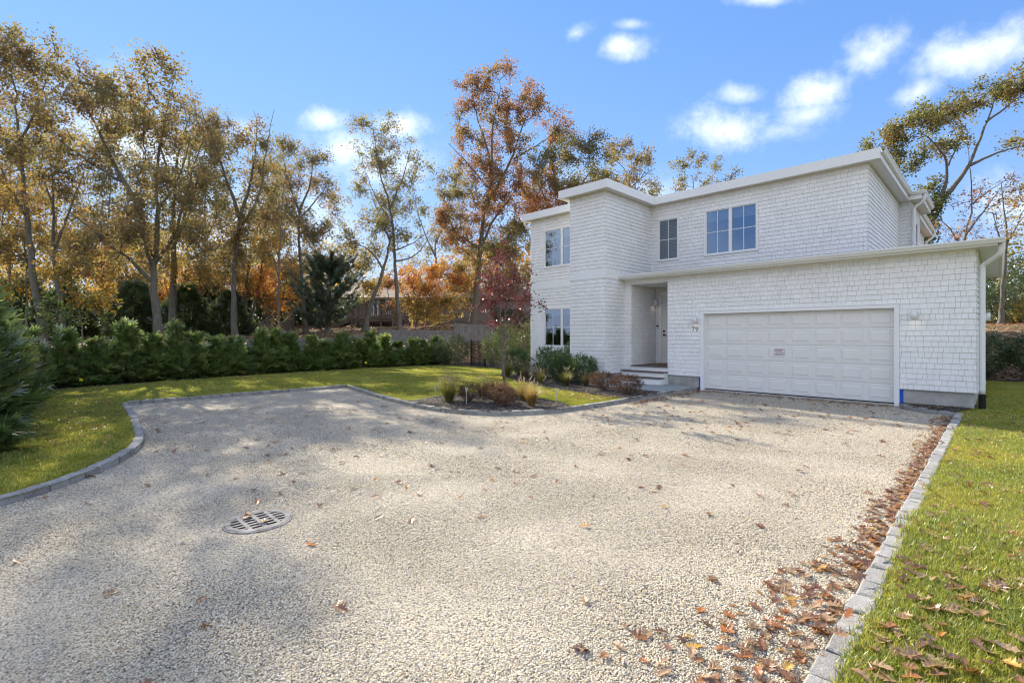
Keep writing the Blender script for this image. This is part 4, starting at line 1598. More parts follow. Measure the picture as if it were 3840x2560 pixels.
pxtree('oak_tree', 'twin trunked russet oak low behind the slender forked oak', 31,
       [([(566, 775), (562, 660), (580, 560), (600, 500)], 13, 5), ([(566, 770), (596, 660), (606, 560)], 10, 4)],
       [(590, 580, 80, 60, .9), (620, 640, 60, 50, .9, 'fire'), (540, 640, 60, 50, .8), (600, 510, 60, 50, .6)], 26, 'gold', **OAK)
pxtree('birch_tree', 'thin pale grey stem with a few yellow leaves near the wooden stair', 25,
       [([(640, 800), (640, 650), (645, 520), (650, 420)], 9, 2), ([(640, 640), (620, 560), (610, 500)], 4, 1.5), ([(642, 560), (670, 480)], 4, 1.5)],
       [(650, 715, 42, 18, .8), (625, 745, 25, 25, .7), (640, 480, 40, 80, .22)], 27, 'gold', leaf=.12, lai=.6, clump=.4, bark='young_bark')
pxtree('oak_tree', 'rounded brown oak left of the gap of blue sky', 30,
       [([(702, 780), (694, 640), (684, 540), (690, 470)], 14, 8), ([(688, 490), (665, 430), (650, 360)], 7, 2.5), ([(690, 480), (715, 420), (720, 345)], 7, 2.5), ([(690, 500), (735, 450), (760, 410)], 6, 2)],
       [(660, 345, 35, 35, .8), (715, 370, 50, 50, .75), (680, 420, 55, 50, .7), (745, 430, 35, 50, .7), (690, 500, 65, 50, .8), (640, 520, 50, 50, .8, 'gold'), (720, 540, 40, 35, .8), (650, 440, 45, 50, .7), (755, 480, 30, 40, .6)], 28, 'oak', **OAK)
pxtree('oak_tree', 'oak with a strongly leaning trunk beside the dark conifer', 30,
       [([(838, 790), (848, 710), (884, 610), (898, 540)], 18, 8), ([(880, 620), (850, 570), (800, 555), (775, 560)], 6, 2), ([(895, 555), (870, 490), (850, 440)], 6, 2)],
       [(820, 560, 50, 28, .9), (850, 520, 45, 40, .8), (790, 540, 35, 25, .7), (880, 470, 50, 40, .6), (860, 600, 40, 25, .7)], 29, 'olive', **OAK)
pxtree('oak_tree', 'slim straight oak with a tall narrow crown against the white cloud', 30.5,
       [([(920, 800), (912, 680), (906, 560), (896, 470), (870, 390), (858, 300)], 14, 3), ([(906, 575), (950, 560), (990, 528)], 5, 1.5), ([(897, 475), (930, 400), (945, 330)], 6, 1.5), ([(902, 520), (860, 450), (835, 380)], 5, 1.5), ([(908, 600), (960, 590), (1010, 500)], 5, 1.5)],
       [(835, 290, 32, 22, .9), (880, 300, 40, 30, .8), (860, 350, 55, 40, .6), (920, 340, 40, 40, .45), (890, 410, 75, 50, .75), (950, 390, 40, 45, .5), (870, 480, 55, 40, .7), (940, 470, 55, 40, .55), (970, 540, 40, 30, .5), (910, 540, 50, 40, .6), (830, 440, 35, 40, .6)], 30, 'olive', leaf=.135, lai=1.6, clump=.55, tipr=.009, twigs=7)
pxtree('maple_tree', 'small spreading orange and yellow maple before the grey neighbouring house', 33.5,
       [([(955, 765), (960, 700), (945, 645)], 5, 3), ([(957, 740), (990, 680), (1020, 640)], 4, 2), ([(957, 745), (930, 690), (925, 650)], 4, 2)],
       [(985, 660, 66, 42, 1.1), (945, 645, 46, 34, 1.1), (1030, 690, 50, 34, 1.1, 'gold'), (960, 705, 62, 36, 1.1, 'gold'), (1010, 630, 44, 26, .9), (1050, 650, 36, 34, .9), (1000, 720, 60, 22, .9, 'gold')], 31, 'orange', leaf=.14, lai=2.0, clump=.45)
pxtree('maple_tree', 'little dark red maple between the slim oak and the deck', 31,
       [([(905, 760), (895, 700), (888, 660)], 5, 3)], [(885, 655, 32, 24, 1.2), (900, 700, 18, 30, .9)], 32, 'rust', leaf=.14, lai=2.2, clump=.4)
pxtree('oak_tree', 'tallest russet oak rising left of the white house', 35,
       [([(1086, 780), (1094, 680), (1104, 560), (1114, 470)], 25, 17), ([(1114, 470), (1130, 410), (1120, 340), (1098, 280), (1085, 220)], 11, 3), ([(1114, 475), (1132, 400), (1128, 300), (1150, 200)], 11, 3),
        ([(1114, 480), (1165, 390), (1195, 310), (1215, 240)], 12, 3), ([(1104, 570), (1135, 500), (1185, 440), (1200, 380)], 9, 3), ([(1180, 365), (1240, 330), (1280, 300)], 6, 2), ([(1120, 430), (1070, 370), (1030, 330)], 6, 2)],
       [(1115, 185, 42, 36, .9), (1165, 165, 30, 28, .7), (1080, 240, 38, 42, .8), (1060, 310, 40, 40, .7), (1150, 260, 70, 55, .6), (1220, 240, 50, 45, .75), (1260, 300, 45, 40, .75), (1300, 330, 22, 18, .6), (1180, 330, 80, 55, .6), (1110, 380, 80, 55, .6), (1050, 440, 45, 50, .7, 'olive'),
        (1160, 440, 80, 60, .8), (1090, 500, 80, 50, .8), (1040, 540, 50, 50, .9), (1130, 580, 80, 50, .9, 'olive'), (1060, 620, 60, 40, .9, 'gold'), (1180, 540, 50, 60, .9, 'olive'), (1210, 440, 50, 50, .7)], 33, 'rust', leaf=.155, lai=2.6, clump=.72, tipr=.013, twigs=7)
pxtree('oak_tree', 'broad olive and brown oak showing above the tower roof', 33,
       [([(1262, 720), (1270, 600), (1288, 480), (1310, 420)], 16, 8), ([(1290, 480), (1340, 420), (1370, 370)], 8, 3), ([(1285, 500), (1240, 440), (1230, 390)], 7, 3)],
       [(1250, 400, 50, 45, .9), (1300, 360, 60, 42, .9), (1355, 345, 50, 35, .9), (1280, 440, 60, 40, .9, 'fire'), (1370, 410, 60, 40, .9), (1240, 480, 60, 60, .9, 'fire'), (1330, 430, 60, 35, .9)], 34, 'olive', leaf=.15, lai=2.5, clump=.66, tipr=.011, twigs=7)
pxtree('oak_tree', 'thinning brown oak above the middle of the house roof', 36,
       [([(1415, 640), (1420, 520), (1430, 450), (1440, 400)], 14, 5), ([(1430, 455), (1470, 410), (1500, 390)], 6, 2), ([(1428, 460), (1400, 400)], 6, 2)],
       [(1420, 350, 40, 30, .9), (1465, 370, 45, 35, .6), (1440, 420, 55, 35, .6), (1485, 440, 35, 22, .9, 'olive'), (1500, 410, 25, 30, .35)], 35, 'oak', leaf=.15, lai=2.5, clump=.66, tipr=.011, twigs=7)
pxtree('oak_tree', 'small tree top peeking over the roof left of centre', 46,
       [([(1590, 640), (1588, 520), (1592, 420)], 9, 4), ([(1590, 450), (1640, 400)], 4, 1.5)],
       [(1565, 375, 28, 25, .7), (1600, 370, 30, 20, .6), (1640, 385, 32, 18, .6), (1670, 400, 28, 14, .7), (1560, 420, 26, 20, .8), (1620, 420, 40, 20, .6)], 36, 'olive', leaf=.19, lai=1.7, clump=.6)
big = pxtree('oak_tree', 'wide green gold oak with ivy clad trunk behind the garage', 34,
             [([(2112, 640), (2122, 560), (2138, 490)], 38, 28), ([(2138, 495), (2180, 440), (2225, 385), (2250, 320), (2280, 250), (2290, 205)], 20, 4), ([(2136, 500), (2100, 450), (2060, 425), (2030, 395)], 15, 4),
              ([(2140, 500), (2172, 430), (2178, 370), (2150, 330), (2110, 300)], 16, 4), ([(2228, 380), (2290, 350), (2350, 335), (2400, 320)], 10, 3), ([(2265, 280), (2320, 240), (2380, 190)], 8, 3), ([(2178, 380), (2200, 330), (2190, 280)], 7, 2)],
             [(2025, 345, 32, 28, .9), (2060, 310, 48, 34, 1), (2110, 290, 55, 34, 1), (2170, 265, 58, 30, 1), (2240, 240, 60, 30, 1), (2310, 215, 55, 32, 1), (2370, 190, 50, 40, 1), (2080, 370, 45, 30, .9), (2050, 420, 40, 30, .9), (2140, 340, 45, 24, .7), (2200, 320, 45, 22, .5), (2130, 430, 30, 25, .7), (2330, 330, 45, 16, .7), (2100, 460, 35, 20, .7)],
             37, 'greengold', leaf=.18, lai=3.0, clump=.7, tipr=.013, thick=.72)
r = np.random.RandomState(5)
n = 2600
tq = r.uniform(0, 1, n)
ctrl = resample(np.array([at(2112, 640, 34), at(2122, 560, 34), at(2138, 490, 34), at(2165, 445, 34)]), .1)
base = ctrl[(tq * (len(ctrl) - 1)).astype(int)]
P = base + unit(r.normal(size=(n, 3))) * np.array([.75, .75, .4]) * r.uniform(.6, 1.25, size=(n, 1)) * (1.1 - tq[:, None] * .5)
V, F = leaf_quads(P - np.array(big.location), r.normal(size=(n, 3)) + np.array([0, 0, -.4]), .17, .15, r)
g_ = Geo(); g_.add(V, F, pick_cols([(.07, .11, .02), (.11, .15, .03), (.16, .18, .04)], n, r))
obj('ivy', g_.mesh('ivy', 'leaves'), big)
pxtree('bare_tree', 'nearly bare tree with scattered orange leaves between ivy oak and garage roof', 31,
       [([(2205, 640), (2210, 560), (2235, 480), (2228, 400), (2222, 330)], 12, 2), ([(2218, 540), (2270, 470), (2300, 430)], 7, 2), ([(2212, 570), (2170, 510), (2140, 490)], 6, 2), ([(2230, 470), (2270, 440), (2330, 400)], 5, 1.5)],
       [(2240, 470, 70, 70, .6), (2300, 450, 60, 50, .6), (2190, 530, 60, 40, .7), (2260, 540, 70, 30, .7)], 38, 'fire', leaf=.15, lai=.35, clump=.6, twigs=10, tipr=.010)
pxtree('bare_tree', 'slender grey tree with sparse golden leaves at the right edge', 28,
       [([(2298, 720), (2306, 620), (2314, 560), (2308, 480), (2300, 420)], 13, 3), ([(2312, 560), (2340, 510), (2370, 480)], 6, 2), ([(2312, 580), (2290, 530), (2280, 490)], 5, 2)],
       [(2330, 470, 45, 40, .8), (2310, 520, 40, 30, .7), (2360, 430, 40, 40, .8)], 39, 'gold', leaf=.15, lai=.55, clump=.5, twigs=9, tipr=.009)

# more of the wood: the second row of oaks
for (px, Y, blobs, sd, pal, lab) in [
    (20, 34, [(10, 260, 70, 70, .8), (60, 350, 70, 60, .8), (-30, 380, 60, 70, .8), (20, 450, 80, 50, .8)], 61, 'olive', 'olive oak of the second row behind the leftmost oak'),
    (250, 36, [(230, 330, 70, 60, .7), (280, 250, 60, 60, .7), (260, 430, 80, 60, .8), (200, 480, 70, 50, .8), (300, 520, 70, 50, .8)], 62, 'olive', 'olive oak of the second row left of the largest oak'),
    (470, 37, [(470, 330, 60, 60, .7), (450, 430, 70, 60, .8), (500, 480, 70, 50, .8), (460, 550, 80, 50, .8)], 63, 'oak', 'brown oak of the second row between the largest and the slender oak'),
    (640, 39, [(640, 400, 55, 50, .7), (620, 470, 60, 50, .8), (660, 540, 70, 50, .8), (600, 560, 50, 50, .8)], 64, 'olive', 'olive oak of the second row behind the thin pale stem'),
    (130, 33, [(130, 440, 60, 60, .6), (100, 520, 70, 50, .8), (170, 540, 60, 50, .8), (150, 350, 50, 50, .5)], 65, 'gold', 'golden oak of the second row behind the thin bare tree'),
    (1000, 44, [(1000, 560, 50, 40, .8), (1030, 500, 40, 50, .7), (980, 610, 50, 30, .8)], 66, 'olive', 'olive oak far behind the small orange maple')]:
    pxtree('oak_tree', lab, Y, [([(px, 770), (px + 4, 640), (px - 3, 520), (px + 5, 400 if px < 900 else 560)], 11, 4), ([(px, 560), (px + 40, 470), (px + 50, 400)], 5, 2), ([(px, 590), (px - 40, 500), (px - 50, 430)], 5, 2)], blobs, sd, pal, leaf=.18, lai=1.6, clump=.8, tipr=.011)

# understorey
US = dict(leaf=.17, lai=1.8, clump=.6, tipr=.010)
pxtree('maple_tree', 'glowing yellow orange maple behind the leftmost oak', 28,
       [([(60, 790), (62, 640), (55, 520)], 9, 4), ([(60, 620), (110, 520)], 5, 2)], [(40, 470, 70, 70, .9), (10, 560, 70, 70, .9), (90, 560, 60, 60, .8), (30, 640, 80, 50, .9, 'yellowgreen'), (-40, 480, 60, 80, .9)], 41, 'gold', **US)
pxtree('maple_tree', 'yellow green maple low between the two leftmost trunks', 20,
       [([(190, 800), (185, 720), (170, 650)], 6, 3)], [(150, 640, 60, 40, .9), (200, 690, 60, 40, .9), (120, 700, 60, 40, .8, 'green'), (170, 730, 70, 30, .8, 'green')], 42, 'yellowgreen', leaf=.15, lai=1.8, clump=.5)
pxtree('maple_tree', 'bright orange maple left of the largest oak', 33,
       [([(250, 780), (245, 680), (235, 600)], 7, 3)], [(230, 610, 70, 45, 1), (270, 660, 70, 45, 1, 'gold'), (180, 590, 60, 50, .9), (320, 690, 60, 35, .9, 'gold'), (240, 550, 60, 40, .7)], 43, 'orange', **US)
pxtree('maple_tree', 'golden maple glowing behind the largest oak trunk', 35,
       [([(320, 780), (325, 680)], 7, 3)], [(330, 640, 80, 45, .9), (400, 660, 70, 50, .9, 'orange'), (290, 560, 80, 50, .6), (440, 600, 60, 50, .7)], 44, 'gold', **US)
pxtree('maple_tree', 'red orange maple between the slender oak and the conifer', 36,
       [([(620, 780), (615, 690), (600, 640)], 7, 3)], [(600, 640, 70, 50, .9), (660, 620, 60, 50, .9, 'gold'), (540, 650, 50, 50, .9, 'rust'), (640, 690, 50, 30, .9)], 45, 'orange', **US)
pxtree('maple_tree', 'olive gold tree behind the dark conifer', 37,
       [([(760, 770), (758, 650), (750, 590)], 8, 3)], [(740, 590, 70, 40, .9), (690, 620, 60, 50, .9, 'gold'), (800, 600, 60, 35, .9), (840, 650, 40, 40, .8)], 46, 'yellowgreen', **US)
pxtree('maple_tree', 'russet undergrowth tree at the foot of the tallest oak', 38,
       [([(1140, 770), (1138, 690), (1130, 640)], 7, 3)], [(1130, 650, 60, 40, .8), (1070, 660, 50, 40, .9, 'gold'), (1190, 640, 50, 60, .8), (1180, 720, 50, 30, .9, 'green')], 47, 'olive', **US)

# dark rounded evergreen bushes behind the trunks
def bush(name, label, cat, centres, seed, pal, leaf, n, mat='leaves', stems=6, group=None, base=None, wood='bark'):
    """centres: list of (world centre, radii); a shrub of leaf shoots with several stems from its foot"""
    r = np.random.RandomState(seed)
    c0 = np.array(base if base is not None else centres[0][0], dtype=float)
    g = Geo(); w_ = Geo()
    tot = sum(np.prod(np.array(q[1])) ** (2 / 3) for q in centres)
    for (c, rad) in centres:
        c = np.array(c) - c0; rad = np.array(rad)
        m_ = int(n * np.prod(rad) ** (2 / 3) / tot)
        nsh = max(6, m_ // 14)
        d = unit(r.normal(size=(nsh, 3)))
        q = r.uniform(.45, 1.0, size=(nsh, 1)) ** .6 * r.uniform(.85, 1.12, size=(nsh, 1))
        S = c + d * rad * q
        S = S[(S[:, 2] > (c - rad)[2] * .98)]
        sd = unit(d[:len(S)] * .6 + np.array([0, 0, .6]) + r.normal(size=(len(S), 3)) * .4)
        k = r.randint(len(S), size=m_)
        f = r.uniform(0, 1, size=(m_, 1))
        P = S[k] + sd[k] * f * leaf * 3.2 + r.normal(size=(m_, 3)) * leaf * .35
        D = unit(sd[k] * .5 + r.normal(size=(m_, 3)) * .8)
        s = leaf * r.uniform(.7, 1.25, size=m_)
        V, F = leaf_quads(P, D, s, s * .5, r)
        cc = pick_cols(pal, len(S), r, .25)[k] * .6 + pick_cols(pal, m_, r) * .4
        g.add(V, F, cc)
        for _ in range(stems):
            e = c + unit(r.normal(size=3)) * rad * .75
            st = np.array([c[0], c[1], 0]) * .6 + r.normal(size=3) * np.array([.08, .08, 0]) * rad[0]
            P = resample(smoothline(np.array([st, (st + e) / 2 + r.normal(size=3) * .06 * rad[0], e]), 1), max(.15, rad[2] * .3))
            V, F = tube_np(P, np.linspace(.012, .004, len(P)) * max(1, rad[0] * 1.4), 4)
            w_.add(V, F)
    t_ = empty(name, tuple(c0))
    tag(t_, label, cat, group)
    obj('stems', w_.mesh('stems', wood, True), t_)
    obj('foliage', g.mesh('foliage', mat), t_)
    return t_


def gpos(px, Y, dz=0.0):
    X = (px - 1176) / 1118 * Y
    return np.array([X, Y, float(tz(X, Y)) + dz])


# ------------------------------------------------------------------ conifers and hedges
def spray(r, n, P, D, L, pal, g, k=4, spread=.55, wfac=.16, up=None):
    """flat feathery conifer sprays: a rib with k pairs of side leaflets, all as thin quads"""
    D = unit(D)
    S = unit(np.cross(D, unit(np.array([0, 0, 1.0]) + r.normal(size=(n, 3)) * .5)))
    base = pick_cols(pal, n, r, .25)
    L = np.broadcast_to(L, (n,))[:, None]

    def strip(a, b, w_, side, c):
        V = np.stack([a - side * w_ * .5, a + side * w_ * .5, b + side * w_ * .12, b - side * w_ * .12], 1).reshape(-1, 3)
        g.add(V, np.arange(4 * n).reshape(n, 4), c)
    strip(P, P + D * L, L * wfac, S, base)
    for i in range(k):
        f = .15 + .7 * i / k
        for sg in (-1, 1):
            a = P + D * L * f
            dd = unit(D * .75 + S * sg * spread + r.normal(size=(n, 3)) * .12)
            side = unit(np.cross(dd, np.cross(D, S)))
            strip(a, a + dd * L * (.62 - .42 * f), L * wfac * .9, side, base * r.uniform(.8, 1.25, size=(n, 1)))


def arborvitae(seed, h, rad, n, pal, L=.22, wisp=.25, prof_=(.78, 1.0, .95, .78, .6, .4, .16, .03), leaders=0):
    """returns (stem mesh, foliage mesh)"""
    r = np.random.RandomState(seed)
    g = Geo()
    z = h * (r.uniform(0, 1, n) ** 1.15) * .93 + .03
    a = r.uniform(0, 2 * math.pi, n)
    q = z / h
    prof = np.interp(q, [0, .12, .35, .55, .68, .8, .93, 1.0], prof_)
    lob = 1 + .16 * np.sin(a * 3 + q * 7 + seed) + .10 * np.sin(a * 5 - q * 11)
    rr = rad * prof * lob * r.uniform(.35, 1.05, n) ** .55
    P = np.stack([rr * np.cos(a), rr * np.sin(a), z], 1)
    out_ = np.stack([np.cos(a), np.sin(a), np.zeros(n)], 1)
    D = out_ * .75 + np.array([0, 0, 1.0]) * (.35 + .7 * q[:, None]) + r.normal(size=(n, 3)) * .28
    ln = L * r.uniform(.7, 1.35, n) * (1 + wisp * (r.uniform(0, 1, n) > .85))
    spray(r, n, P, D, ln, pal, g, 3)
    w_ = Geo()
    for j in range(leaders):
        aa = r.uniform(0, 6.28); rr0 = rad * r.uniform(.05, .6)
        b0 = np.array([math.cos(aa) * rr0, math.sin(aa) * rr0, h * .35]); tz_ = h * r.uniform(.66, 1.18)
        e0 = np.array([b0[0] * 1.25, b0[1] * 1.25, tz_]) + np.append(r.normal(size=2) * .05, 0)
        m_ = int(70 * (tz_ - h * .35) / (.6 * h)) + 12
        f = r.uniform(.1, 1, m_)
        Q = b0 + (e0 - b0) * f[:, None]
        a2 = r.uniform(0, 6.28, m_)
        wd = (1 - f) * .16 * rad / .6 + .015
        Q = Q + np.stack([np.cos(a2) * wd, np.sin(a2) * wd, np.zeros(m_)], 1)
        D2 = np.stack([np.cos(a2), np.sin(a2), .9 + .6 * f], 1) + r.normal(size=(m_, 3)) * .2
        spray(r, m_, Q, D2, L * (1.0 - .55 * f) * r.uniform(.7, 1.2, m_), pal, g, 3)
        V, F = tube_np(np.array([b0, (b0 + e0) / 2, e0]), np.array([.008, .005, .002]), 3)
        w_.add(V, F)
    V, F = tube_np(np.array([[0, 0, -.1], [.01, 0, h * .4], [0, .01, h * .8], [0, 0, h * 1.0]]), np.array([.035, .028, .012, .003]) * max(1, h / 2), 6)
    w_.add(V, F)
    for i in range(26):
        zz = h * r.uniform(.05, .85); aa = r.uniform(0, 6.28)
        L_ = rad * np.interp(zz / h, [0, .3, 1], [.8, .85, .1])
        e = np.array([math.cos(aa) * L_, math.sin(aa) * L_, zz + L_ * .6])
        V, F = tube_np(np.array([[0, 0, zz], e * .5 + np.array([0, 0, zz * .5]), e]), np.array([.010, .007, .003]), 3)
        w_.add(V, F)
    return w_.mesh('stem', 'bark', True), g.mesh('foliage', 'needles')


ORD = ['first', 'second', 'third', 'fourth', 'fifth', 'sixth', 'seventh', 'eighth', 'ninth', 'tenth', 'eleventh', 'twelfth', 'thirteenth', 'fourteenth', 'fifteenth', 'sixteenth', 'seventeenth', 'eighteenth', 'nineteenth', 'twentieth', 'twenty first', 'twenty second', 'twenty third', 'twenty fourth', 'twenty fifth', 'twenty sixth']


def plant(name, meshes, loc, rz, scale, label, cat, group=None):
    t_ = empty(name, loc, rz)
    t_.scale = scale
    tag(t_, label, cat, group)
    for nm, me in meshes:
        obj(nm, me, t_)
    return t_


AV = [arborvitae(60 + i, 2.0, .64, 1700, 'cedar', L=.22, wisp=1.0, prof_=(.85, 1.0, .80, .36, .12, .08, .05, .02), leaders=7) for i in range(6)]
hl = resample(np.array([W(-21.75, .2), W(-22.6, 3.0), W(-23.3, 6.1), W(-23.7, 9), W(-23.85, 11.6), W(-23.6, 17.2)]), .84)
for i, p in enumerate(hl):
    s = random.uniform(.86, 1.12)
    hgt = np.interp(i, [0, 5, 12, len(hl)], [.86, .90, .80, .74]) * random.uniform(.84, 1.14)
    sm, fm = AV[(i * 5) % 6]
    plant('arborvitae', [('stem', sm), ('foliage', fm)], (p[0] + random.uniform(-.15, .15), p[1] + random.uniform(-.15, .15), .06), random.uniform(0, 6.28), (s, s, hgt),
          '%s arborvitae from the left in the low hedge along the back lawn' % ORD[min(i, 25)], 'shrub', 'arborvitae hedge along the back of the lawn')

AVB = [arborvitae(70 + i, 2.75, 1.0, 4200, 'cedar_light', L=.24, wisp=.9, leaders=9) for i in range(2)]
names_big = ['tall feathery arborvitae nearest the camera at the left picture edge', 'tall feathery arborvitae second from the camera at the left edge', 'tall feathery arborvitae third from the camera at the left edge',
             'tall feathery arborvitae fourth from the camera at the left edge', 'tall feathery arborvitae farthest along the left edge beside the hedge corner']
for i, (u_, v_, s) in enumerate([(-10.6, -1.25, 1.08), (-12.9, -1.2, 1.12), (-15.4, -1.15, 1.05), (-17.9, -1.05, 1.0), (-20.4, -.8, .92)]):
    x, y, _ = W(u_, v_)
    sm, fm = AVB[i % 2]
    plant('arborvitae', [('stem', sm), ('foliage', fm)], (x, y, .05), 1.3 * i, (s, s, s), names_big[i], 'shrub', 'tall arborvitae at the left edge')

DK = [arborvitae(80 + i, 5.0, 1.7, 1500, 'dark', L=.55) for i in range(3)]
for i, (px, Y, s, lab) in enumerate([(310, 30, .75, 'dark cedar left of the largest oak trunk'), (255, 36, .8, 'dark cedar deep in the wood left of the largest oak'), (425, 29, .66, 'dark rounded cedar just right of the largest oak trunk'),
                                     (480, 36, .85, 'dark cedar deep in the wood before the slender oak'), (528, 29, .55, 'low dark cedar left of the fence end'), (150, 35, .8, 'dark cedar behind the thin bare tree'),
                                     (590, 38, .8, 'dark cedar behind the twin trunked oak'), (60, 33, .85, 'dark cedar behind the leftmost leaning oak'), (680, 40, .8, 'dark cedar behind the thin pale stem'), (-20, 30, .8, 'dark cedar at the very left edge behind the tall arborvitae'),
                                     (375, 40, .8, 'dark cedar far behind the largest oak'), (1160, 40, .9, 'dark cedar behind the tallest russet oak')]):
    p = gpos(px, Y)
    sm, fm = DK[i % 3]
    plant('cedar_tree', [('trunk', sm), ('foliage', fm)], tuple(p - np.array([0, 0, .1])), 2.1 * i, (s * 1.1, s * 1.1, s), lab, 'tree', 'dark cedars in the wood')


def yew(seed, h, rad, label, loc):
    """broad dark conifer with ascending plumes"""
    r = np.random.RandomState(seed)
    g = Geo(); w_ = Geo()
    V, F = tube_np(np.array([[0, 0, -.3], [0, 0, h * .3], [.1, 0, h * .6], [0, 0, h * .92]]), np.array([.16, .12, .07, .02]), 7)
    w_.add(V, F)
    for i in range(95):
        z0 = h * r.uniform(.02, .80); a = r.uniform(0, 6.28)
        L_ = rad * np.interp(z0 / h, [0, .2, .5, .8], [1.0, 1.0, .8, .42]) * r.uniform(.6, 1.3)
        rise = L_ * r.uniform(.4, 1.05)
        P = resample(smoothline(np.array([[0, 0, z0], [math.cos(a) * L_ * .5, math.sin(a) * L_ * .5, z0 + rise * .35], [math.cos(a) * L_, math.sin(a) * L_, z0 + rise]]), 1), .3)
        V, F = tube_np(P, np.linspace(.03, .006, len(P)), 4)
        w_.add(V, F)
        n = 64
        f = r.uniform(.15, 1, n)
        idx = (f * (len(P) - 1)).astype(int)
        fr = (f * (len(P) - 1) - idx)[:, None]
        Q = P[idx] * (1 - fr) + P[np.minimum(idx + 1, len(P) - 1)] * fr
        d = unit(P[-1] - P[0])
        spray(r, n, Q + r.normal(size=(n, 3)) * .04, d * 1.0 + r.normal(size=(n, 3)) * .5, .26 * r.uniform(.6, 1.4, n) * (1.25 - .5 * f), 'yew', g, 3, .7, .12)
    t_ = empty('yew_tree', loc)
    tag(t_, label, 'tree')
    obj('trunk', w_.mesh('trunk', 'bark', True), t_)
    obj('foliage', g.mesh('foliage', 'needles'), t_)


PAL['yew'] = [(.06, .09, .042), (.085, .12, .055), (.045, .07, .034), (.12, .15, .07)]
yew(91, 4.9, 2.15, 'broad dark green conifer with rising branches behind the fence', tuple(gpos(752, 27.5)))

# privet and gate
gate = empty('garden_gate', W(-20.7, 17.5, .08), math.radians(-45))
tag(gate, 'narrow black metal gate standing among the pale shrubs', 'gate')
mb = MB()
for z in (.10, 1.18, 1.36): mb.box(.06, 1.14, -.012, .012, z, z + .03)
mb.build('rail', 'black_metal', gate)
for k in range(11):
    mb = MB(); mb.box(.086 + k * .1, .110 + k * .1, -.010, .010, .04, 1.37)
    mb.build('picket', 'black_metal', gate)
for x in (0, 1.16):
    mb = MB(); mb.box(x - .03, x + .03, -.03, .03, -.1, 1.45); mb.box(x - .04, x + .04, -.04, .04, 1.45, 1.47)
    mb.build('post', 'black_metal', gate)
mb = MB(); mb.beam((1.06, -.04, .95), (1.13, -.04, .95), .03)
mb.build('latch', 'black_metal', gate)
for i, (u_, v_, h, rr, pal, lab) in enumerate([(-21.7, 17.3, 1.75, .65, 'privet', 'pale privet bush just left of the black gate'), (-22.7, 17.0, 1.5, .6, 'privet', 'thin twiggy privet at the right end of the low hedge'),
                                               (-18.9, 17.4, 1.85, .6, 'privet', 'pale privet bush just right of the black gate'), (-17.6, 17.2, 2.3, .7, 'green', 'tall green shrub behind the young red tree'),
                                               (-16.2, 17.2, 2.4, .75, 'green', 'tall green shrub next to the left corner of the house'), (-21.0, 20.5, 2.2, .9, 'green', 'green shrub behind the black gate'),
                                               (-18.5, 20.8, 2.6, 1.0, 'green', 'large green shrub behind the young red tree beyond the gate')]):
    x, y, _ = W(u_, v_)
    bush('privet_shrub', lab, 'shrub', [((x, y, h * .58), (rr, rr, h * .45))], 120 + i, pal, .055, 5200, 'shiny_leaves', 16, 'shrubs by the garden gate', (x, y, .08))

# right hand hedge and evergreens
for i, (u_, h) in enumerate([(-1.6, 1.75), (-.3, 1.8), (1.0, 1.7), (2.3, 1.8), (3.6, 1.75)]):
    x, y, _ = W(u_, 26.5)
    bush('hedge_shrub', '%s shrub from the garage in the dark leafy hedge at the right edge' % ORD[i], 'shrub', [((x, y, h * .58), (.85, .6, h * .46))], 140 + i, 'dark', .075, 5200, 'shiny_leaves', 18, 'dark hedge right of the garage', (x, y, .05))
for i, (px, Y, zc, rx, rz, pal, lab) in enumerate([(2290, 33, 5.4, 2.0, 1.5, 'dark', 'dark rhododendron on the slope right of the garage roof'), (2345, 32, 5.0, 2.0, 1.9, 'green', 'green bush at the right edge above the dark hedge'),
                                                   (2270, 31, 3.7, 1.6, 1.0, 'dark', 'low dark bush on the leafy slope behind the right hedge'), (2350, 30, 3.1, 1.3, .7, 'yellowgreen', 'small yellow green bush on the slope at the right edge')]):
    p = gpos(px, Y)
    bush('evergreen_bush', lab, 'shrub', [((p[0], p[1], zc), (rx, rx, rz)), ((p[0] + .8, p[1] + .5, zc - .8), (rx * .9, rx, rz))], 160 + i, pal, .14, 3600, 'shiny_leaves', 8, None, (p[0], p[1], p[2]))

# a far wood that reads as one mass
r = np.random.RandomState(77)
g_ = Geo()
for (x0, x1, y0, y1, Y0, Y1, n, pal, lf) in [(-150, 1250, 690, 775, 44, 62, 16000, 'dark', .42), (-150, 780, 600, 700, 46, 64, 11000, 'gold', .36), (-150, 620, 520, 640, 50, 66, 6000, 'yellowgreen', .36),
                                             (1050, 1300, 560, 700, 46, 60, 5000, 'fire', .36), (2230, 2420, 560, 760, 44, 60, 4000, 'olive', .36), (2230, 2420, 640, 760, 40, 52, 3000, 'dark', .36), (560, 1100, 640, 700, 50, 66, 5000, 'yellowgreen', .36)]:
    nc = n // 45
    cx = r.uniform(x0, x1, nc); cy = y1 - (y1 - y0) * r.uniform(0, 1, nc) ** 1.35; cY = r.uniform(Y0, Y1, nc)
    cen = np.stack([(cx - 1176) / 1118 * cY, cY, 1.77 + (770.5 - cy) / 1118 * cY], 1)
    tint = pick_cols(pal, nc, r, .3)
    k = r.randint(nc, size=n)
    P = cen[k] + r.normal(size=(n, 3)) * np.array([1.1, 1.1, .75])
    s = lf * r.uniform(.6, 1.3, n)
    V, F = leaf_quads(P, r.normal(size=(n, 3)), s, s * .7, r)
    g_.add(V, F, tint[k] * .7 + pick_cols(pal, n, r) * .3)
o = obj('woodland', g_.mesh('woodland', 'leaves'))
tag(o, 'far wood of mixed autumn foliage behind the trees', 'woodland', kind='stuff')

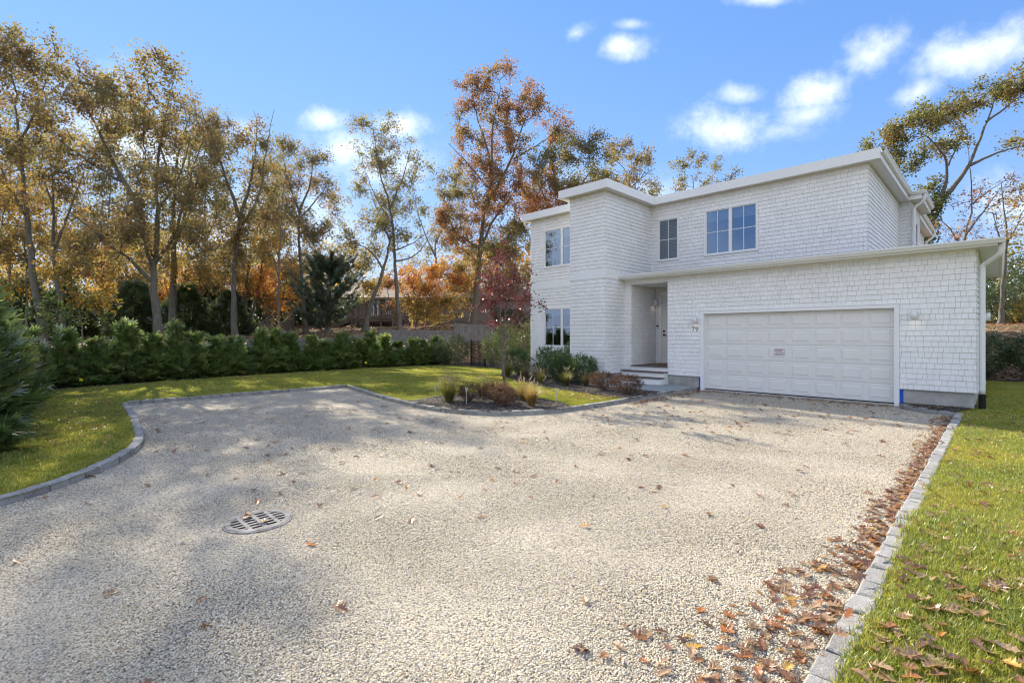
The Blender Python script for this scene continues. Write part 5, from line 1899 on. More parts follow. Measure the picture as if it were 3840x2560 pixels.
# ------------------------------------------------------------------ fence behind the hedge
fence_u = -25.3
fn = 0
for (v0, v1, top, lab) in [(6.75, 12.15, 1.64, 'weathered board fence section at the left end behind the hedge'), (12.2, 14.5, 1.80, 'second weathered board fence section, below the dark conifer'),
                           (14.55, 19.9, 2.10, 'third weathered board fence section, below the orange maple'), (19.95, 23.5, 2.54, 'highest weathered board fence section near the house')]:
    ft_ = empty('board_fence', W(fence_u, v0, 0), math.radians(45))
    tag(ft_, lab, 'fence', 'weathered board fence behind the hedge')
    L = v1 - v0
    x = 0.0
    board = MB(); board.box(0, .132, -.010, .010, 0, 1)
    bm_ = board.mesh('board', 'fence_wood')
    while x < L - .1:
        obj('board', bm_, ft_, (x, random.uniform(-.004, .004), top - 1.62), None, (1, 1, 1.52 + random.uniform(-.004, .004)))
        x += .139
    mb = MB(); mb.box(-.02, L, -.035, .035, top - .03, top)
    mb.build('cap_rail', 'fence_wood', ft_)
    mb = MB(); mb.box(-.01, L, -.030, -.012, top - .13, top - .035); mb.box(-.01, L, -.030, -.012, top - .75, top - .66)
    mb.build('rail', 'fence_wood', ft_)
    npost = max(2, int(L / 2.4) + 1)
    for k in range(npost):
        xx = k * L / (npost - 1)
        mb = MB(); mb.box(xx - .055, xx + .055, -.055, .055, top - 1.8, top + .06); mb.box(xx - .07, xx + .07, -.07, .07, top + .06, top + .085)
        mb.build('post', 'fence_wood', ft_)

# ------------------------------------------------------------------ neighbouring house with deck
NY = 38.0
k38 = NY / 1118
nx0, nx1 = (795 - 1176) * k38, (1235 - 1176) * k38
zb_ = 2.0
nh = empty('neighbour_house', ((nx0 + nx1) / 2, NY, zb_))
tag(nh, 'grey sided neighbouring house with tan roof behind the maples', 'house')
hw = (nx1 - nx0) / 2
wtop = 1.77 + (770.5 - 688) * k38 - zb_
mb = MB(); mb.box(-hw, hw, .05, 8, -.5, wtop)
nw = mb.build('wall', 'grey_siding', nh)
for k in range(int((wtop + .2) / .33)):
    mb = MB(); z0 = -.15 + k * .33
    mb.add([(-hw, .0, z0), (hw, .0, z0), (hw, .04, z0 + .335), (-hw, .04, z0 + .335), (-hw, .05, z0), (hw, .05, z0)], [(0, 1, 2, 3), (0, 4, 5, 1)])
    mb.build('siding_board', 'grey_siding', nw)
rz1 = 1.77 + (770.5 - 655) * k38 - zb_
mb = MB()
mb.add([(-hw - .3, -.5, wtop), (hw + .3, -.5, wtop), (hw + .3, 4, rz1 + .6), (-hw - .3, 4, rz1 + .6), (-hw - .3, -.5, wtop + .14), (hw + .3, -.5, wtop + .14), (hw + .3, 4, rz1 + .75), (-hw - .3, 4, rz1 + .75), (hw + .3, 8.5, wtop), (-hw - .3, 8.5, wtop)],
       [(0, 1, 5, 4), (4, 5, 6, 7), (0, 3, 2, 1), (6, 8, 9, 7), (0, 4, 7, 3), (1, 2, 6, 5)])
mb.build('roof', 'tan_roof', nh)
lx = lambda px: (px - 1176) * k38 - (nx0 + nx1) / 2
lz = lambda py: 1.77 + (770.5 - py) * k38 - zb_
for (a, b, c, d) in ((849, 871, 725, 676), (885, 900, 722, 682)):
    mb = MB(); mb.box(lx(a), lx(b), -.06, .03, lz(c), lz(d))
    wn = mb.build('window', 'trim_white', nh)
    mid = (lx(a) + lx(b)) / 2
    for (p0, p1) in ((lx(a) + .05, mid - .03), (mid + .03, lx(b) - .05)):
        mb = MB(); mb.box(p0, p1, -.067, -.059, lz(c) + .05, lz(d) - .05)
        mb.build('pane', 'glass', wn)
deck = empty('deck', ((nx0 + nx1) / 2, NY, zb_))
tag(deck, 'raised brown timber deck with railing and lattice skirt at the neighbouring house', 'deck')
dx0, dx1, dzf = lx(838), lx(930), lz(734)
mb = MB()
nb = 10
for k in range(nb):
    b_ = MB(); b_.box(dx0, dx1, -3.0 + k * .29, -3.0 + k * .29 + .28, dzf - .04, dzf)
    b_.build('plank', 'deck_wood', deck)
mb = MB(); mb.box(dx0, dx1, -3.04, -2.99, dzf - .25, dzf - .045)
mb.build('rim_board', 'deck_wood', deck)
for x in np.linspace(dx0, dx1, 4):
    mb = MB(); mb.box(x - .06, x + .06, -3.1, -2.98, -.6, dzf + 1.05)
    mb.build('post', 'deck_wood', deck)
mb = MB(); mb.box(dx0, dx1, -3.11, -2.97, dzf + 1.0, dzf + 1.05); mb.box(dx0, dx1, -3.06, -3.02, dzf + .12, dzf + .18)
mb.build('rail', 'deck_wood', deck)
for x in np.arange(dx0 + .12, dx1, .135):
    mb = MB(); mb.box(x - .018, x + .018, -3.055, -3.025, dzf + .18, dzf + 1.0)
    mb.build('baluster', 'deck_wood', deck)
n = 0
for x in np.arange(dx0 - 1.0, dx1, .17):
    for sg in (-1, 1):
        H_ = dzf - .25 + .4
        a = [x, -.4] if sg > 0 else [x + H_, -.4]
        b = [x + H_, dzf - .25] if sg > 0 else [x, dzf - .25]
        # clip to the deck width
        if min(a[0], b[0]) < dx0 or max(a[0], b[0]) > dx1: continue
        mb = MB(); mb.beam((a[0], -3.0 + .008 * sg, a[1]), (b[0], -3.0 + .008 * sg, b[1]), .012, .035, (0, 1, 0))
        mb.build('lattice_strip', 'lattice_wood', deck)


def stair(name, label, p0, p1, zlow, zhigh, width, steps):
    """wooden stair with sloping balustrade from p0 (low) to p1 (high)"""
    st = empty(name, (p0[0], p0[1], 0))
    tag(st, label, 'stair')
    d = np.array(p1) - np.array(p0); L = np.linalg.norm(d)
    st.rotation_euler = (0, 0, math.atan2(d[1], d[0]))
    for k in range(steps):
        x = L * k / steps; z = zlow + (zhigh - zlow) * (k + 1) / steps
        mb = MB(); mb.box(x, x + L / steps + .02, 0, width, z - .04, z)
        mb.build('tread', 'deck_wood', st)
    for y in (-.03, width + .03):
        mb = MB(); mb.beam((0, y, zlow + .95), (L, y, zhigh + .95), .05, .09); mb.beam((0, y, zlow + .15), (L, y, zhigh + .15), .04, .06); mb.beam((0, y, zlow - .05), (L, y, zhigh - .05), .05, .22)
        mb.build('rail', 'deck_wood', st)
        for k in range(int(L / .14)):
            x = .07 + k * .14; z = zlow + (zhigh - zlow) * x / L
            mb = MB(); mb.box(x - .016, x + .016, y - .016, y + .016, z + .15, z + .95)
            mb.build('baluster', 'deck_wood', st)
        for x in (0, L):
            z = zlow if x == 0 else zhigh
            mb = MB(); mb.box(x - .05, x + .05, y - .05, y + .05, z - .5, z + 1.08)
            mb.build('post', 'deck_wood', st)


dw = (nx0 + nx1) / 2
stair('deck_stair', 'wooden stair with railing climbing to the left end of the deck', (dw + dx0 - 2.2, NY - 2.9), (dw + dx0, NY - 2.9), 2.1, zb_ + dzf, 1.2, 6)
p0 = at(645, 790, 27); p1 = at(672, 760, 29.5)
stair('garden_stair', 'short wooden stair with baluster rail beside the dark conifer', (p0[0], p0[1]), (p1[0], p1[1]), 1.45, 2.2, 1.0, 5)

# ------------------------------------------------------------------ planting near the house
ytx, yty, _ = W(-10.3, 10.06)
YD = yty
pxtree('young_tree', 'slender young tree with dark red leaves in the curved bed', YD,
       [([(1162, 902), (1160, 850), (1157, 800), (1155, 780)], 12, 12), ([(1155, 785), (1150, 720), (1148, 650), (1152, 580)], 6, 1.5), ([(1156, 785), (1180, 720), (1195, 650)], 4, 1.2), ([(1156, 790), (1130, 730), (1115, 670)], 4, 1.2),
        ([(1156, 795), (1185, 745), (1220, 715), (1245, 690)], 3, 1), ([(1155, 780), (1165, 700), (1170, 620)], 4, 1.2), ([(1155, 770), (1135, 690), (1128, 620)], 3.5, 1.2)],
       [(1148, 600, 24, 40, .9), (1165, 580, 15, 25, .6), (1130, 640, 30, 35, 1), (1180, 640, 28, 40, 1), (1120, 690, 34, 35, .9), (1160, 680, 40, 40, .8), (1200, 690, 28, 45, .8), (1205, 640, 14, 30, .6), (1110, 650, 16, 30, .6), (1140, 730, 35, 22, .45), (1190, 740, 25, 18, .4), (1238, 695, 14, 14, .9)],
       57, 'purple', leaf=.075, lai=1.15, clump=.24, bark='young_bark', leafmat='shiny_leaves', tipr=.0035, depth=.5, balance=.05, twigs=4)


def fountain_grass(label, u_, v_, h, n, pal, plumes, seed, spread=1.0):
    r = np.random.RandomState(seed)
    x, y, _ = W(u_, v_)
    t_ = empty('fountain_grass', (x, y, .08))
    tag(t_, label, 'ornamental grass', 'fountain grasses in the beds')
    g = Geo()
    a = r.uniform(0, 6.283, n); lean = r.uniform(.05, 1.0, n) ** .7 * .95 * spread
    L = h * r.uniform(.6, 1.1, n)
    b = np.stack([np.cos(a), np.sin(a), np.zeros(n)], 1)
    P0 = b * r.uniform(0, .09, (n, 1)) * (h / .6)
    side = np.stack([-np.sin(a), np.cos(a), np.zeros(n)], 1)
    w0 = .0045
    prev = P0; pw_ = w0
    cols = pick_cols(pal, n, r, .25)
    segs = 5
    for k in range(1, segs + 1):
        q = k / segs
        ang = lean * (.35 + 1.25 * q * q)
        step = b * np.sin(ang)[:, None] + np.array([0, 0, 1.0]) * np.cos(ang)[:, None]
        nx_ = prev + step * (L / segs)[:, None]
        w_ = w0 * (1 - .8 * q)
        V = np.stack([prev - side * pw_, prev + side * pw_, nx_ + side * w_, nx_ - side * w_], 1).reshape(-1, 3)
        g.add(V, np.arange(4 * n).reshape(n, 4), cols * (1 - .1 * q) + np.array([.10, .075, .02]) * q * q)
        prev, pw_ = nx_, w_
    obj('blades', g.mesh('blades', 'grass_blades'), t_)
    pl = Geo()
    for k in range(plumes):
        aa = r.uniform(0, 6.283); le = r.uniform(.1, .75)
        bd = np.array([math.cos(aa), math.sin(aa), 0])
        Lp = h * r.uniform(.95, 1.35)
        pts = [np.zeros(3)]
        for q in np.linspace(.2, 1, 5):
            an = le * (.3 + .9 * q)
            pts.append(pts[-1] + (bd * math.sin(an) + np.array([0, 0, math.cos(an)])) * Lp / 5)
        pts = np.array(pts)
        V, F = tube_np(pts, np.full(6, .0018), 3)
        pl.add(V, F, np.array([.30, .26, .12]))
        tip = pts[-1]; dr = unit(pts[-1] - pts[-2])
        m_ = 44
        f = r.uniform(0, .13, (m_, 1))
        V, F = leaf_quads(tip - dr * .04 + dr * f, unit(r.normal(size=(m_, 3)) + dr * 1.1), .026 * r.uniform(.6, 1.2, m_), .006, r)
        pl.add(V, F, pick_cols([(.52, .42, .27), (.60, .50, .35), (.42, .32, .20)], m_, r))
    obj('plumes', pl.mesh('plumes', 'grass_blades'), t_)
    return t_


PAL['fg_green'] = [(.12, .15, .03), (.18, .19, .04), (.09, .12, .025), (.26, .22, .06)]
PAL['fg_straw'] = [(.30, .21, .07), (.38, .27, .10), (.22, .19, .05), (.33, .22, .08)]
PAL['fg_brown'] = [(.18, .13, .07), (.24, .17, .10), (.13, .12, .05)]
fountain_grass('large fountain grass with pale plumes at the left end of the curved bed', -9.85, 7.6, .58, 900, 'fg_green', 34, 1)
fountain_grass('fountain grass with plumes behind the small twiggy red shrub', -10.2, 9.0, .52, 650, 'fg_green', 16, 2)
fountain_grass('tall plumed fountain grass at the left end of the house bed', -14.2, 13.9, .68, 800, 'fg_green', 34, 3)
fountain_grass('small bright fountain grass in the middle of the house bed', -11.4, 12.85, .44, 600, 'fg_green', 12, 4)
fountain_grass('dark fountain grass before the trimmed shrubs of the house bed', -10.25, 12.8, .50, 700, 'fg_green', 9, 5)
fountain_grass('dry brownish fountain grass near the flagstone path', -9.75, 13.25, .45, 520, 'fg_brown', 6, 6)
fountain_grass('straw coloured fountain grass in front at the right of the curved bed', -7.95, 8.6, .54, 900, 'fg_straw', 6, 7)
fountain_grass('straw coloured fountain grass behind another in the curved bed', -8.75, 9.15, .50, 600, 'fg_straw', 10, 8)
fountain_grass('dry sparse grass behind the plumes in the house bed', -13.2, 13.95, .55, 420, 'fg_brown', 4, 9)
fountain_grass('dry sparse grass before the round evergreen shrubs', -12.6, 14.0, .5, 380, 'fg_brown', 3, 10)

for (lab, u_, v_, rr, h, n, sd) in [('loose twiggy red brown shrub left of the front bed centre', -9.55, 8.0, .27, .42, 1500, 1), ('rounded red brown shrub in the curved bed before the young tree', -9.05, 8.5, .36, .46, 3000, 2),
                                    ('smaller rounded red brown shrub nearest the kerb in the curved bed', -8.42, 8.15, .29, .42, 2200, 3), ('round russet shrub by the flagstone path left of the steps', -8.75, 12.75, .40, .52, 3000, 4),
                                    ('wider russet shrub by the flagstone path nearer the kerb', -7.65, 12.35, .48, .52, 3400, 5)]:
    x, y, _ = W(u_, v_)
    bush('spirea_shrub', lab, 'shrub', [((x, y, .08 + h * .55), (rr, rr, h * .46))], 200 + sd, 'spirea', .034, int(n * 1.5), 'leaves', 14, 'red brown shrubs in the beds', (x, y, .08), 'young_bark')
for (lab, u_, v_, rr, h, n, sd) in [('upright green shrub left of the house corner window', -14.55, 14.9, .50, 1.05, 3600, 1), ('leafy green shrub under the left half of the ground floor window', -13.1, 15.1, .46, 1.15, 3200, 2),
                                    ('round green shrub under the middle of the ground floor window', -12.05, 14.55, .48, 1.05, 3800, 3), ('clipped round green shrub left of the tower corner', -11.25, 13.85, .46, .95, 3600, 4),
                                    ('loose green shrub in front of the shingled tower', -10.25, 13.72, .46, .95, 3200, 5), ('tall green shrub behind the others against the wing wall', -12.0, 15.35, .45, 1.35, 2600, 6), ('narrow green shrub beside the tower at the wing wall', -11.55, 15.2, .3, 1.3, 1800, 7)]:
    x, y, _ = W(u_, v_)
    bush('holly_shrub', lab, 'shrub', [((x, y, .08 + h * .55), (rr, rr, h * .48))], 220 + sd, 'box', .055, int(n * 1.5), 'shiny_leaves', 12, 'green shrubs before the house', (x, y, .08))

for (lab, u_, v_, h) in [('path light left of the large fountain grass', -10.45, 7.62, .38), ('path light in front of the round red shrub', -9.35, 7.75, .40), ('path light at the right end of the curved bed', -7.75, 9.3, .36)]:
    x, y, _ = W(u_, v_)
    pl = empty('path_light', (x, y, .08))
    tag(pl, 'small pale stake ' + lab, 'path light', 'path lights in the curved bed')
    mb = MB(); mb.lathe([(.006, -.1), (.010, 0), (.010, h * .75)], (0, 0, 0), 8)
    mb.build('stake', 'plastic_grey', pl, True)
    mb = MB(); mb.lathe([(.010, h * .72), (.022, h * .75), (.028, h * .96), (.036, h * .97), (.036, h), (0, h + .004)], (0, 0, 0), 12)
    mb.build('lamp_head', 'plastic_grey', pl)
for (lab, px, Y) in [('small yellow marker flag at the left end of the low hedge', 182, 15.3), ('small yellow marker flag before the right part of the low hedge', 838, 25.0)]:
    X = (px - 1176) / 1118 * Y
    fl = empty('marker_flag', (X, Y, .08))
    tag(fl, lab, 'marker flag', 'yellow marker flags')
    mb = MB(); mb.tube([(0, 0, -.05), (0, 0, .36)], .003, 5)
    mb.build('wire', 'black_metal', fl)
    mb = MB(); mb.add([(0, 0, .36), (.09, .02, .33), (.10, .0, .25), (.0, 0, .26), (0, .004, .36), (.09, .024, .33), (.10, .004, .25), (0, .004, .26)], [(0, 1, 2, 3), (7, 6, 5, 4)])
    mb.build('flag', 'flag_yellow', fl)

# ------------------------------------------------------------------ gravel, grass, mulch chips
def hidden(name, me):
    return bpy.data.objects.new(name, me)


r = np.random.RandomState(31)
pebs = []
phi = (1 + 5 ** .5) / 2
ico_v = unit(np.array([(-1, phi, 0), (1, phi, 0), (-1, -phi, 0), (1, -phi, 0), (0, -1, phi), (0, 1, phi), (0, -1, -phi), (0, 1, -phi), (phi, 0, -1), (phi, 0, 1), (-phi, 0, -1), (-phi, 0, 1)], dtype=float))
ico_f = [(0, 11, 5), (0, 5, 1), (0, 1, 7), (0, 7, 10), (0, 10, 11), (1, 5, 9), (5, 11, 4), (11, 10, 2), (10, 7, 6), (7, 1, 8), (3, 9, 4), (3, 4, 2), (3, 2, 6), (3, 6, 8), (3, 8, 9), (4, 9, 5), (2, 4, 11), (6, 2, 10), (8, 6, 7), (9, 8, 1)]
for i in range(6):
    V = ico_v * (1 + r.normal(size=(12, 1)) * .13) * np.array([1, r.uniform(.7, .95), r.uniform(.45, .65)])
    pebs.append(hidden('pebble_%d' % i, npmesh('pebble', V, ico_f, 'pebble', smooth=True)))
pts = []
for (y0, y1, dens) in [(2.2, 4.0, 14500), (4.0, 6.2, 7500), (6.2, 9.5, 2400), (9.5, 13.0, 700)]:
    X0, X1 = -1.12 * y1, 1.12 * y1
    n = int((X1 - X0) * (y1 - y0) * dens)
    P = np.stack([r.uniform(X0, X1, n), r.uniform(y0, y1, n)], 1)
    P = P[np.abs(P[:, 0]) < 1.10 * P[:, 1]]
    pts.append(P)
P = np.concatenate(pts)
P = P[in_poly(P, drive_xy)]
P = P[r.uniform(0, 1, len(P)) < np.interp(P[:, 1], [6, 9.5, 9.51, 13], [1, .5, 1.4, .0])]
P = P[np.linalg.norm(P - np.array(GC), axis=1) > .296]
n = len(P)
sz = (.0038 + .0044 * r.uniform(0, 1, n) ** 1.6) * np.interp(P[:, 1], [2, 4, 9], [1.0, 1.15, 1.6])
zz = r.uniform(-.001, .004, n) + .004 * np.sin(P[:, 0] * 2.1 + np.sin(P[:, 1] * 1.7)) * np.sin(P[:, 1] * 2.6)
o = scatter('gravel', np.column_stack([P, zz]), r.uniform(-.4, .4, (n, 3)) + np.column_stack([np.zeros(n), np.zeros(n), r.uniform(0, 6.28, n)]), sz, r.randint(6, size=n), pebs)
tag(o, 'loose cream and grey pebbles covering the driveway', 'gravel', kind='stuff')


def grass_tuft(seed, n, h, w0, rad, pal):
    r = np.random.RandomState(seed)
    g = Geo()
    a = r.uniform(0, 6.283, n)
    b = np.stack([np.cos(a), np.sin(a), np.zeros(n)], 1)
    side = np.stack([-np.sin(a), np.cos(a), np.zeros(n)], 1)
    P0 = np.stack([r.uniform(-rad, rad, n), r.uniform(-rad, rad, n), np.zeros(n)], 1)
    L = h * r.uniform(.5, 1.2, n)[:, None]; lean = r.uniform(.1, .8, n)[:, None]
    P1 = P0 + (b * np.sin(lean * .6) + np.array([0, 0, 1.0]) * np.cos(lean * .6)) * L * .55
    P2 = P1 + (b * np.sin(lean * 1.6) + np.array([0, 0, 1.0]) * np.cos(lean * 1.6)) * L * .45
    c = pick_cols(pal, n, r, .25)
    w1, w2 = w0 * .8, w0 * .12
    for (p, q, wa, wb) in ((P0, P1, w0, w1), (P1, P2, w1, w2)):
        V = np.stack([p - side * wa, p + side * wa, q + side * wb, q - side * wb], 1).reshape(-1, 3)
        g.add(V, np.arange(4 * n).reshape(n, 4), c)
    return hidden('tuft_%d' % seed, g.mesh('tuft', 'grass_blades'))


PAL['grass'] = [(.28, .32, .04), (.36, .37, .05), (.21, .26, .035), (.46, .41, .07), (.52, .44, .12)]
tufts = [grass_tuft(i, 26, .040, .0014, .035, 'grass') for i in range(5)] + [grass_tuft(10 + i, 26, .06, .0035, .07, 'grass') for i in range(4)]
r = np.random.RandomState(33)
lr = [W(*p)[:2] for p in [(-.53, 14.3), (-.53, 1.0), (10, 1.0), (24, 25.6), (-.2, 25.6), (-.2, 16.5), (-.45, 15.0)]]
ll = [W(*p)[:2] for p in lawn_l]
ba, bb, bl_, bh, pth = [[W(*p)[:2] for p in q] for q in (BED_A, BED_B, BED_L, BED_H, [(-10.2, 13.4), (-6.9, 13.4), (-6.9, 15.6), (-10.2, 15.6)])]
pts = []; idx = []
for (poly, x0, x1, y0, y1, dens, kind) in [(lr, .5, 7, 2.2, 5.2, 1900, 0), (lr, 3, 10, 5.2, 9, 850, 0), (lr, 7, 26, 9, 24, 160, 1), (ll, -15, -3, 5, 14, 330, 1), (ll, -16, 4, 14, 32, 190, 1)]:
    n = int((x1 - x0) * (y1 - y0) * dens)
    P = np.stack([r.uniform(x0, x1, n), r.uniform(y0, y1, n)], 1)
    P = P[in_poly(P, poly) & (np.abs(P[:, 0]) < 1.12 * P[:, 1] + .2)]
    for q in (ba, bb, bl_, bh, pth):
        P = P[~in_poly(P, q)]
    if poly is ll:
        uu, vv = UV(P[:, 0], P[:, 1])
        # keep off the kerb
        edge = np.concatenate([resample(kl, .1), resample(np.array(K_BACK), .1), resample(kb, .1)])
        keep = np.array([((edge - np.array([a, b])) ** 2).sum(1).min() > .15 ** 2 for a, b in zip(uu, vv)])
        P = P[keep]
    pts.append(P)
    idx.append(r.randint(5, size=len(P)) if kind == 0 else 5 + r.randint(4, size=len(P)))
P = np.concatenate(pts); idx = np.concatenate(idx)
n = len(P)
# Collection children are ordered by name
order = sorted(range(len(tufts)), key=lambda i: tufts[i].name)
inv = np.zeros(len(tufts), dtype=int)
for k, i in enumerate(order): inv[i] = k
pat = .85 + .3 * np.sin(P[:, 0] * 1.7 + np.sin(P[:, 1] * 1.3) * 2) * np.sin(P[:, 1] * 1.1)
o = scatter('grass', np.column_stack([P, np.full(n, .072)]), np.column_stack([r.uniform(-.15, .15, n), r.uniform(-.15, .15, n), r.uniform(0, 6.28, n)]), r.uniform(.75, 1.2, n) * pat, inv[idx], tufts)
tag(o, 'short mown yellow green grass of the lawns', 'grass', kind='stuff')

chips = []
for i in range(4):
    mb = MB(); a, b, c = r.uniform(.5, 1), r.uniform(.2, .35), r.uniform(.08, .16)
    mb.add([(-a, -b, 0), (a, -b * .6, .1 * a), (a * .8, b, 0), (-a * .9, b * .7, .05), (-a, -b, c), (a, -b * .6, c + .1 * a), (a * .8, b, c), (-a * .9, b * .7, c + .05)],
           [(0, 3, 2, 1), (4, 5, 6, 7), (0, 1, 5, 4), (1, 2, 6, 5), (2, 3, 7, 6), (3, 0, 4, 7)])
    chips.append(hidden('chip_%d' % i, mb.mesh('chip', 'mulch_chip')))
PP = []
for poly, dens in ((ba, 420), (bb, 300), (bl_, 130), (bh, 60), ([W(*p)[:2] for p in BED_R], 500)):
    q = np.array(poly); lo, hi = q.min(0), q.max(0)
    n = int((hi - lo).prod() * dens)
    P = np.stack([r.uniform(lo[0], hi[0], n), r.uniform(lo[1], hi[1], n)], 1)
    P = P[in_poly(P, poly) & ~in_poly(P, pth)]
    PP.append(P)
P = np.concatenate(PP); n = len(P)
o = scatter('mulch_chips', np.column_stack([P, np.full(n, .089)]), np.column_stack([r.uniform(-.35, .35, n), r.uniform(-.35, .35, n), r.uniform(0, 6.28, n)]), r.uniform(.012, .034, n), r.randint(4, size=n), chips)
tag(o, 'dark shredded bark chips over the planting beds', 'mulch', kind='stuff')

# ------------------------------------------------------------------ fallen leaves
def oak_leaf(seed):
    r = np.random.RandomState(seed)
    st = np.linspace(0, 1, 11)
    wd = np.array([.015, .05, .20, .09, .36, .13, .42, .13, .28, .12, .02]) * r.uniform(.85, 1.1)
    curl = r.uniform(.2, 1.7); bend = r.uniform(-.4, .7); tw = r.uniform(-.5, .5)
    vs = []
    for q, w_ in zip(st, wd):
        x = q - .5
        zc = bend * x * x * .6
        for s in (-1, 0, 1):
            y = s * w_ * r.uniform(.6, 1.3)
            xx = x + (abs(s) * (.05 if w_ > .15 else -.015))
            vs.append((xx, y, zc + curl * y * y * .9 + tw * x * y))
    fs = []
    for i in range(10):
        for j in range(2):
            a = i * 3 + j
            fs.append((a, a + 1, a + 4, a + 3))
    # stalk
    n0 = len(vs)
    vs += [(-.5, -.012, 0), (-.5, .012, 0), (-.68, .006, .05), (-.68, -.006, .05)]
    fs.append((n0, n0 + 1, n0 + 2, n0 + 3))
    V = np.array(vs); V[:, 2] -= V[:, 2].min()
    return npmesh('fallen_leaf', V, fs, 'fallen', smooth=False)


OL = [oak_leaf(i) for i in range(8)]
r = np.random.RandomState(55)
LV = []       # x, y, z, size, area


def strew(n, fu, area, z, s0=.06, s1=.112):
    k = 0
    while k < n:
        u_, v_ = fu()
        x, y, _ = W(u_, v_)
        LV.append((x, y, z + r.uniform(.0, .012), r.uniform(s0, s1), area)); k += 1


# drift against the right kerb, thicker toward the camera
def drift():
    v_ = 2.2 + 12.0 * r.uniform() ** 1.3
    wdt = np.interp(v_, [2, 3.6, 5, 7, 9, 14], [.80, .50, .24, .18, .18, .22])
    return -.70 - abs(r.normal()) * wdt * .55, v_


strew(900, drift, 'drift', .008)
strew(1300, lambda: (-.5 + 3.6 * r.uniform() ** 1.1, 1.6 + 4.4 * r.uniform()), 'lawn', .108, .065, .125)
strew(900, lambda: (-.5 + 4.5 * r.uniform(), 6 + 9 * r.uniform()), 'lawn', .108)
strew(160, lambda: (-.45 + 10 * r.uniform(), 15 + 10 * r.uniform()), 'lawn', .10)
strew(26, lambda: (-.68 + .12 * r.uniform(), 1.5 + 12 * r.uniform()), 'kerb', .13)
strew(210, lambda: (-6.85 + 5.0 * r.uniform(), 15.40 - abs(r.normal()) * .22), 'garage', .008)
strew(160, lambda: (-6.80 + abs(r.normal()) * .18, 11.0 + 4.3 * r.uniform()), 'garage', .008)
strew(240, lambda: (-7 + 6.2 * r.uniform(), 8 + 7.2 * r.uniform()), 'gravel', .008, .08, .13)
strew(230, lambda: (-14 + 13 * r.uniform(), -1 + 9 * r.uniform()), 'gravel', .010, .07, .12)
strew(70, lambda: (-12 + 8 * r.uniform(), 1.8 + 5 * r.uniform()), 'gravel', .010, .07, .12)
strew(170, lambda: (-7.3 - 2.6 * abs(r.normal()) * .7, 10.2 + 1.2 * r.uniform()), 'front lawn', .115)
strew(340, lambda: (-22 + 11 * r.uniform(), 1.9 + 13 * r.uniform()), 'left lawn', .115)
strew(200, lambda: (-20 + 10.5 * r.uniform(), .0 + 1.6 * r.uniform()), 'left lawn', .115)
strew(120, lambda: (-15 + 8 * r.uniform(), 11.6 + 2.8 * r.uniform()), 'bed', .10)
strew(40, lambda: (-10.5 + 3.4 * r.uniform(), 6.9 + 2.6 * r.uniform()), 'bed', .10)
strew(90, lambda: (-20 + 9 * r.uniform(), -.6 + .8 * r.uniform()), 'bed', .10)
strew(26, lambda: (-1.6 + 1.1 * r.uniform(), 14.8 + .7 * r.uniform()), 'bed', .10)
dpoly = np.array(drive_uv)
ok = []
lab_of = {'drift': ('curled brown oak leaf in the drift along the right kerb', 'fallen leaves drifted against the right kerb'),
          'lawn': ('dry oak leaf lying on the lawn right of the kerb', 'fallen leaves on the right lawn'),
          'kerb': ('dry oak leaf resting on top of the right kerb stones', 'fallen leaves on the right kerb'),
          'garage': ('brown oak leaf gathered near the garage door and its kerb', 'fallen leaves before the garage'),
          'gravel': ('single dry oak leaf lying on the open gravel', 'fallen leaves on the gravel'),
          'front lawn': ('dry oak leaf on the lawn strip between the two beds', 'fallen leaves on the front lawn strip'),
          'left lawn': ('dry oak leaf on the lawn at the left and back', 'fallen leaves on the left lawn'),
          'bed': ('dry oak leaf on the dark mulch', 'fallen leaves on the planting beds')}
for (x, y, z, s, a) in LV:
    if y < 2.0 or abs(x) > 1.08 * y: continue
    u_, v_ = UV(x, y)
    ind = in_poly(np.array([[u_, v_]]), dpoly)[0]
    if a in ('drift', 'gravel', 'garage') and not ind: continue
    if a in ('lawn', 'left lawn', 'front lawn', 'bed') and ind: continue
    if a in ('drift', 'gravel') and math.hypot(x - GC[0], y - GC[1]) < .42: continue
    ok.append((x, y, z, s, a))
ok.sort(key=lambda q: -q[3] / q[1])
n_ind = 295


def leaf_rot():
    return (r.normal() * .2, r.normal() * .2, r.uniform(0, 6.28))


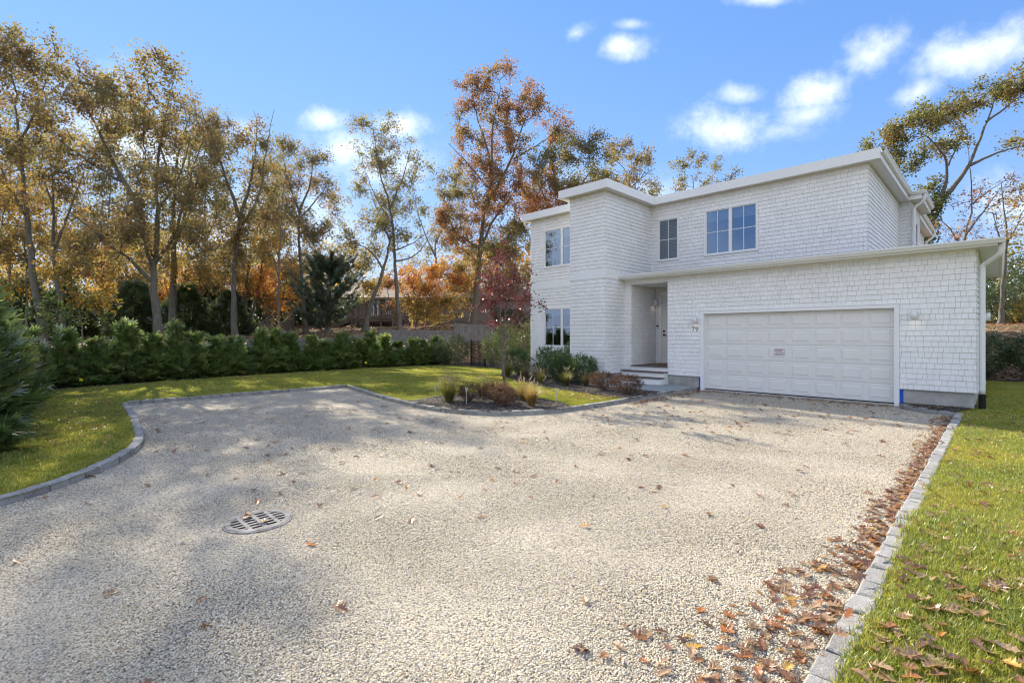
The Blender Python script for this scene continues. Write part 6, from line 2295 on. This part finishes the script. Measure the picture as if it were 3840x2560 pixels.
CN = list(LEAFC)
FORM = ['flat', 'curled', 'twisted', 'folded', 'flat', 'curled', 'broad', 'narrow']
OLC = {}
for cn in CN:
    for i in range(8):
        me = OL[i].copy(); me.materials.clear(); me.materials.append(MATS['fallen ' + cn]); OLC[cn, i] = me
STEP = ['first', 'second', 'third', 'fourth', 'fifth', 'sixth', 'seventh', 'eighth', 'ninth', 'tenth', 'eleventh', 'twelfth', 'thirteenth', 'fourteenth', 'fifteenth', 'sixteenth', 'seventeenth', 'eighteenth', 'nineteenth', 'twentieth']
for (x, y, z, s, a) in ok[:n_ind]:
    cn = CN[r.choice(6, p=[.14, .22, .22, .26, .09, .07])]; i = r.randint(8)
    o = obj('fallen_leaf', OLC[cn, i], None, (x, y, z), leaf_rot(), (s, s, s))
    u_, v_ = UV(x, y)
    k = int((v_ - 2.6) / .262)
    st = STEP[min(19, max(0, k))]
    size = 'large' if s > .102 else 'small' if s < .088 else 'middling'
    if a == 'drift':
        w_ = 'tight against' if u_ > -.85 else 'near' if u_ > -1.15 else 'left of'
        lab = '%s %s %s oak leaf %s the %s right kerb stone' % (size, cn, FORM[i], w_, st)
    elif a == 'lawn':
        w_ = 'beside' if u_ < 0 else 'a step right of' if u_ < .8 else 'far right of'
        lab = '%s %s %s oak leaf on grass %s the %s kerb stone' % (size, cn, FORM[i], w_, st)
    elif a == 'kerb':
        lab = '%s %s %s oak leaf lying on top of the %s right kerb stone' % (size, cn, FORM[i], st)
    else:
        w_ = 'left of' if x < GC[0] else 'right of'
        f_ = 'nearer than' if y < GC[1] else 'beyond'
        lab = '%s %s %s oak leaf on gravel %s and %s the drain' % (size, cn, FORM[i], w_, f_)
    tag(o, lab, 'leaf', lab_of[a][1])
for (dx, dy, lab, k, cn) in [(-.13, .03, 'orange brown oak leaf lying on the left of the drain grate', 1, 'orange'), (-.16, .12, 'tan folded leaf lying on the far left of the drain grate', 2, 'pale tan'), (.10, -.06, 'yellow leaf stuck in a slot of the drain grate', 3, 'golden')]:
    o = obj('fallen_leaf', OLC[cn, k], None, (GC[0] + dx, GC[1] + dy, .032), (.2, .1, 1.1 * k), (.11, .11, .11))
    tag(o, lab, 'leaf', 'fallen leaves on the drain grate')
rest_l = ok[n_ind:]
srcs = [hidden('litter_%d' % i, OL[i]) for i in range(8)]
P = np.array([(x, y, z) for (x, y, z, s, a) in rest_l]); n = len(P)
o = scatter('leaf_litter', P, np.array([leaf_rot() for _ in range(n)]), np.array([q[3] for q in rest_l]), r.randint(8, size=n), srcs)
tag(o, 'smaller dry oak leaves strewn over gravel, lawns and beds', 'leaf litter', kind='stuff')
# litter on the wooded bank
n = 5200
P = np.stack([r.uniform(-34, 2, n), r.uniform(16, 40, n)], 1)
uu, vv = UV(P[:, 0], P[:, 1])
P = P[(-uu - 23.0 > 2.6) & (vv > -3)]
P2 = np.stack([r.uniform(14, 32, 1500), r.uniform(20, 36, 1500)], 1)
uu, vv = UV(P2[:, 0], P2[:, 1])
P = np.concatenate([P, P2[(uu > -1.2) & (vv > 27)]])
n = len(P)
srcs = [hidden('bank_litter_%d' % i, OL[i]) for i in range(8)]
o = scatter('leaf_litter', np.column_stack([P, tz(P[:, 0], P[:, 1]) + .05]), np.array([leaf_rot() for _ in range(n)]), r.uniform(.14, .24, n), r.randint(8, size=n), srcs)
tag(o, 'pale dry leaves covering the wooded bank behind the fence', 'leaf litter', kind='stuff')
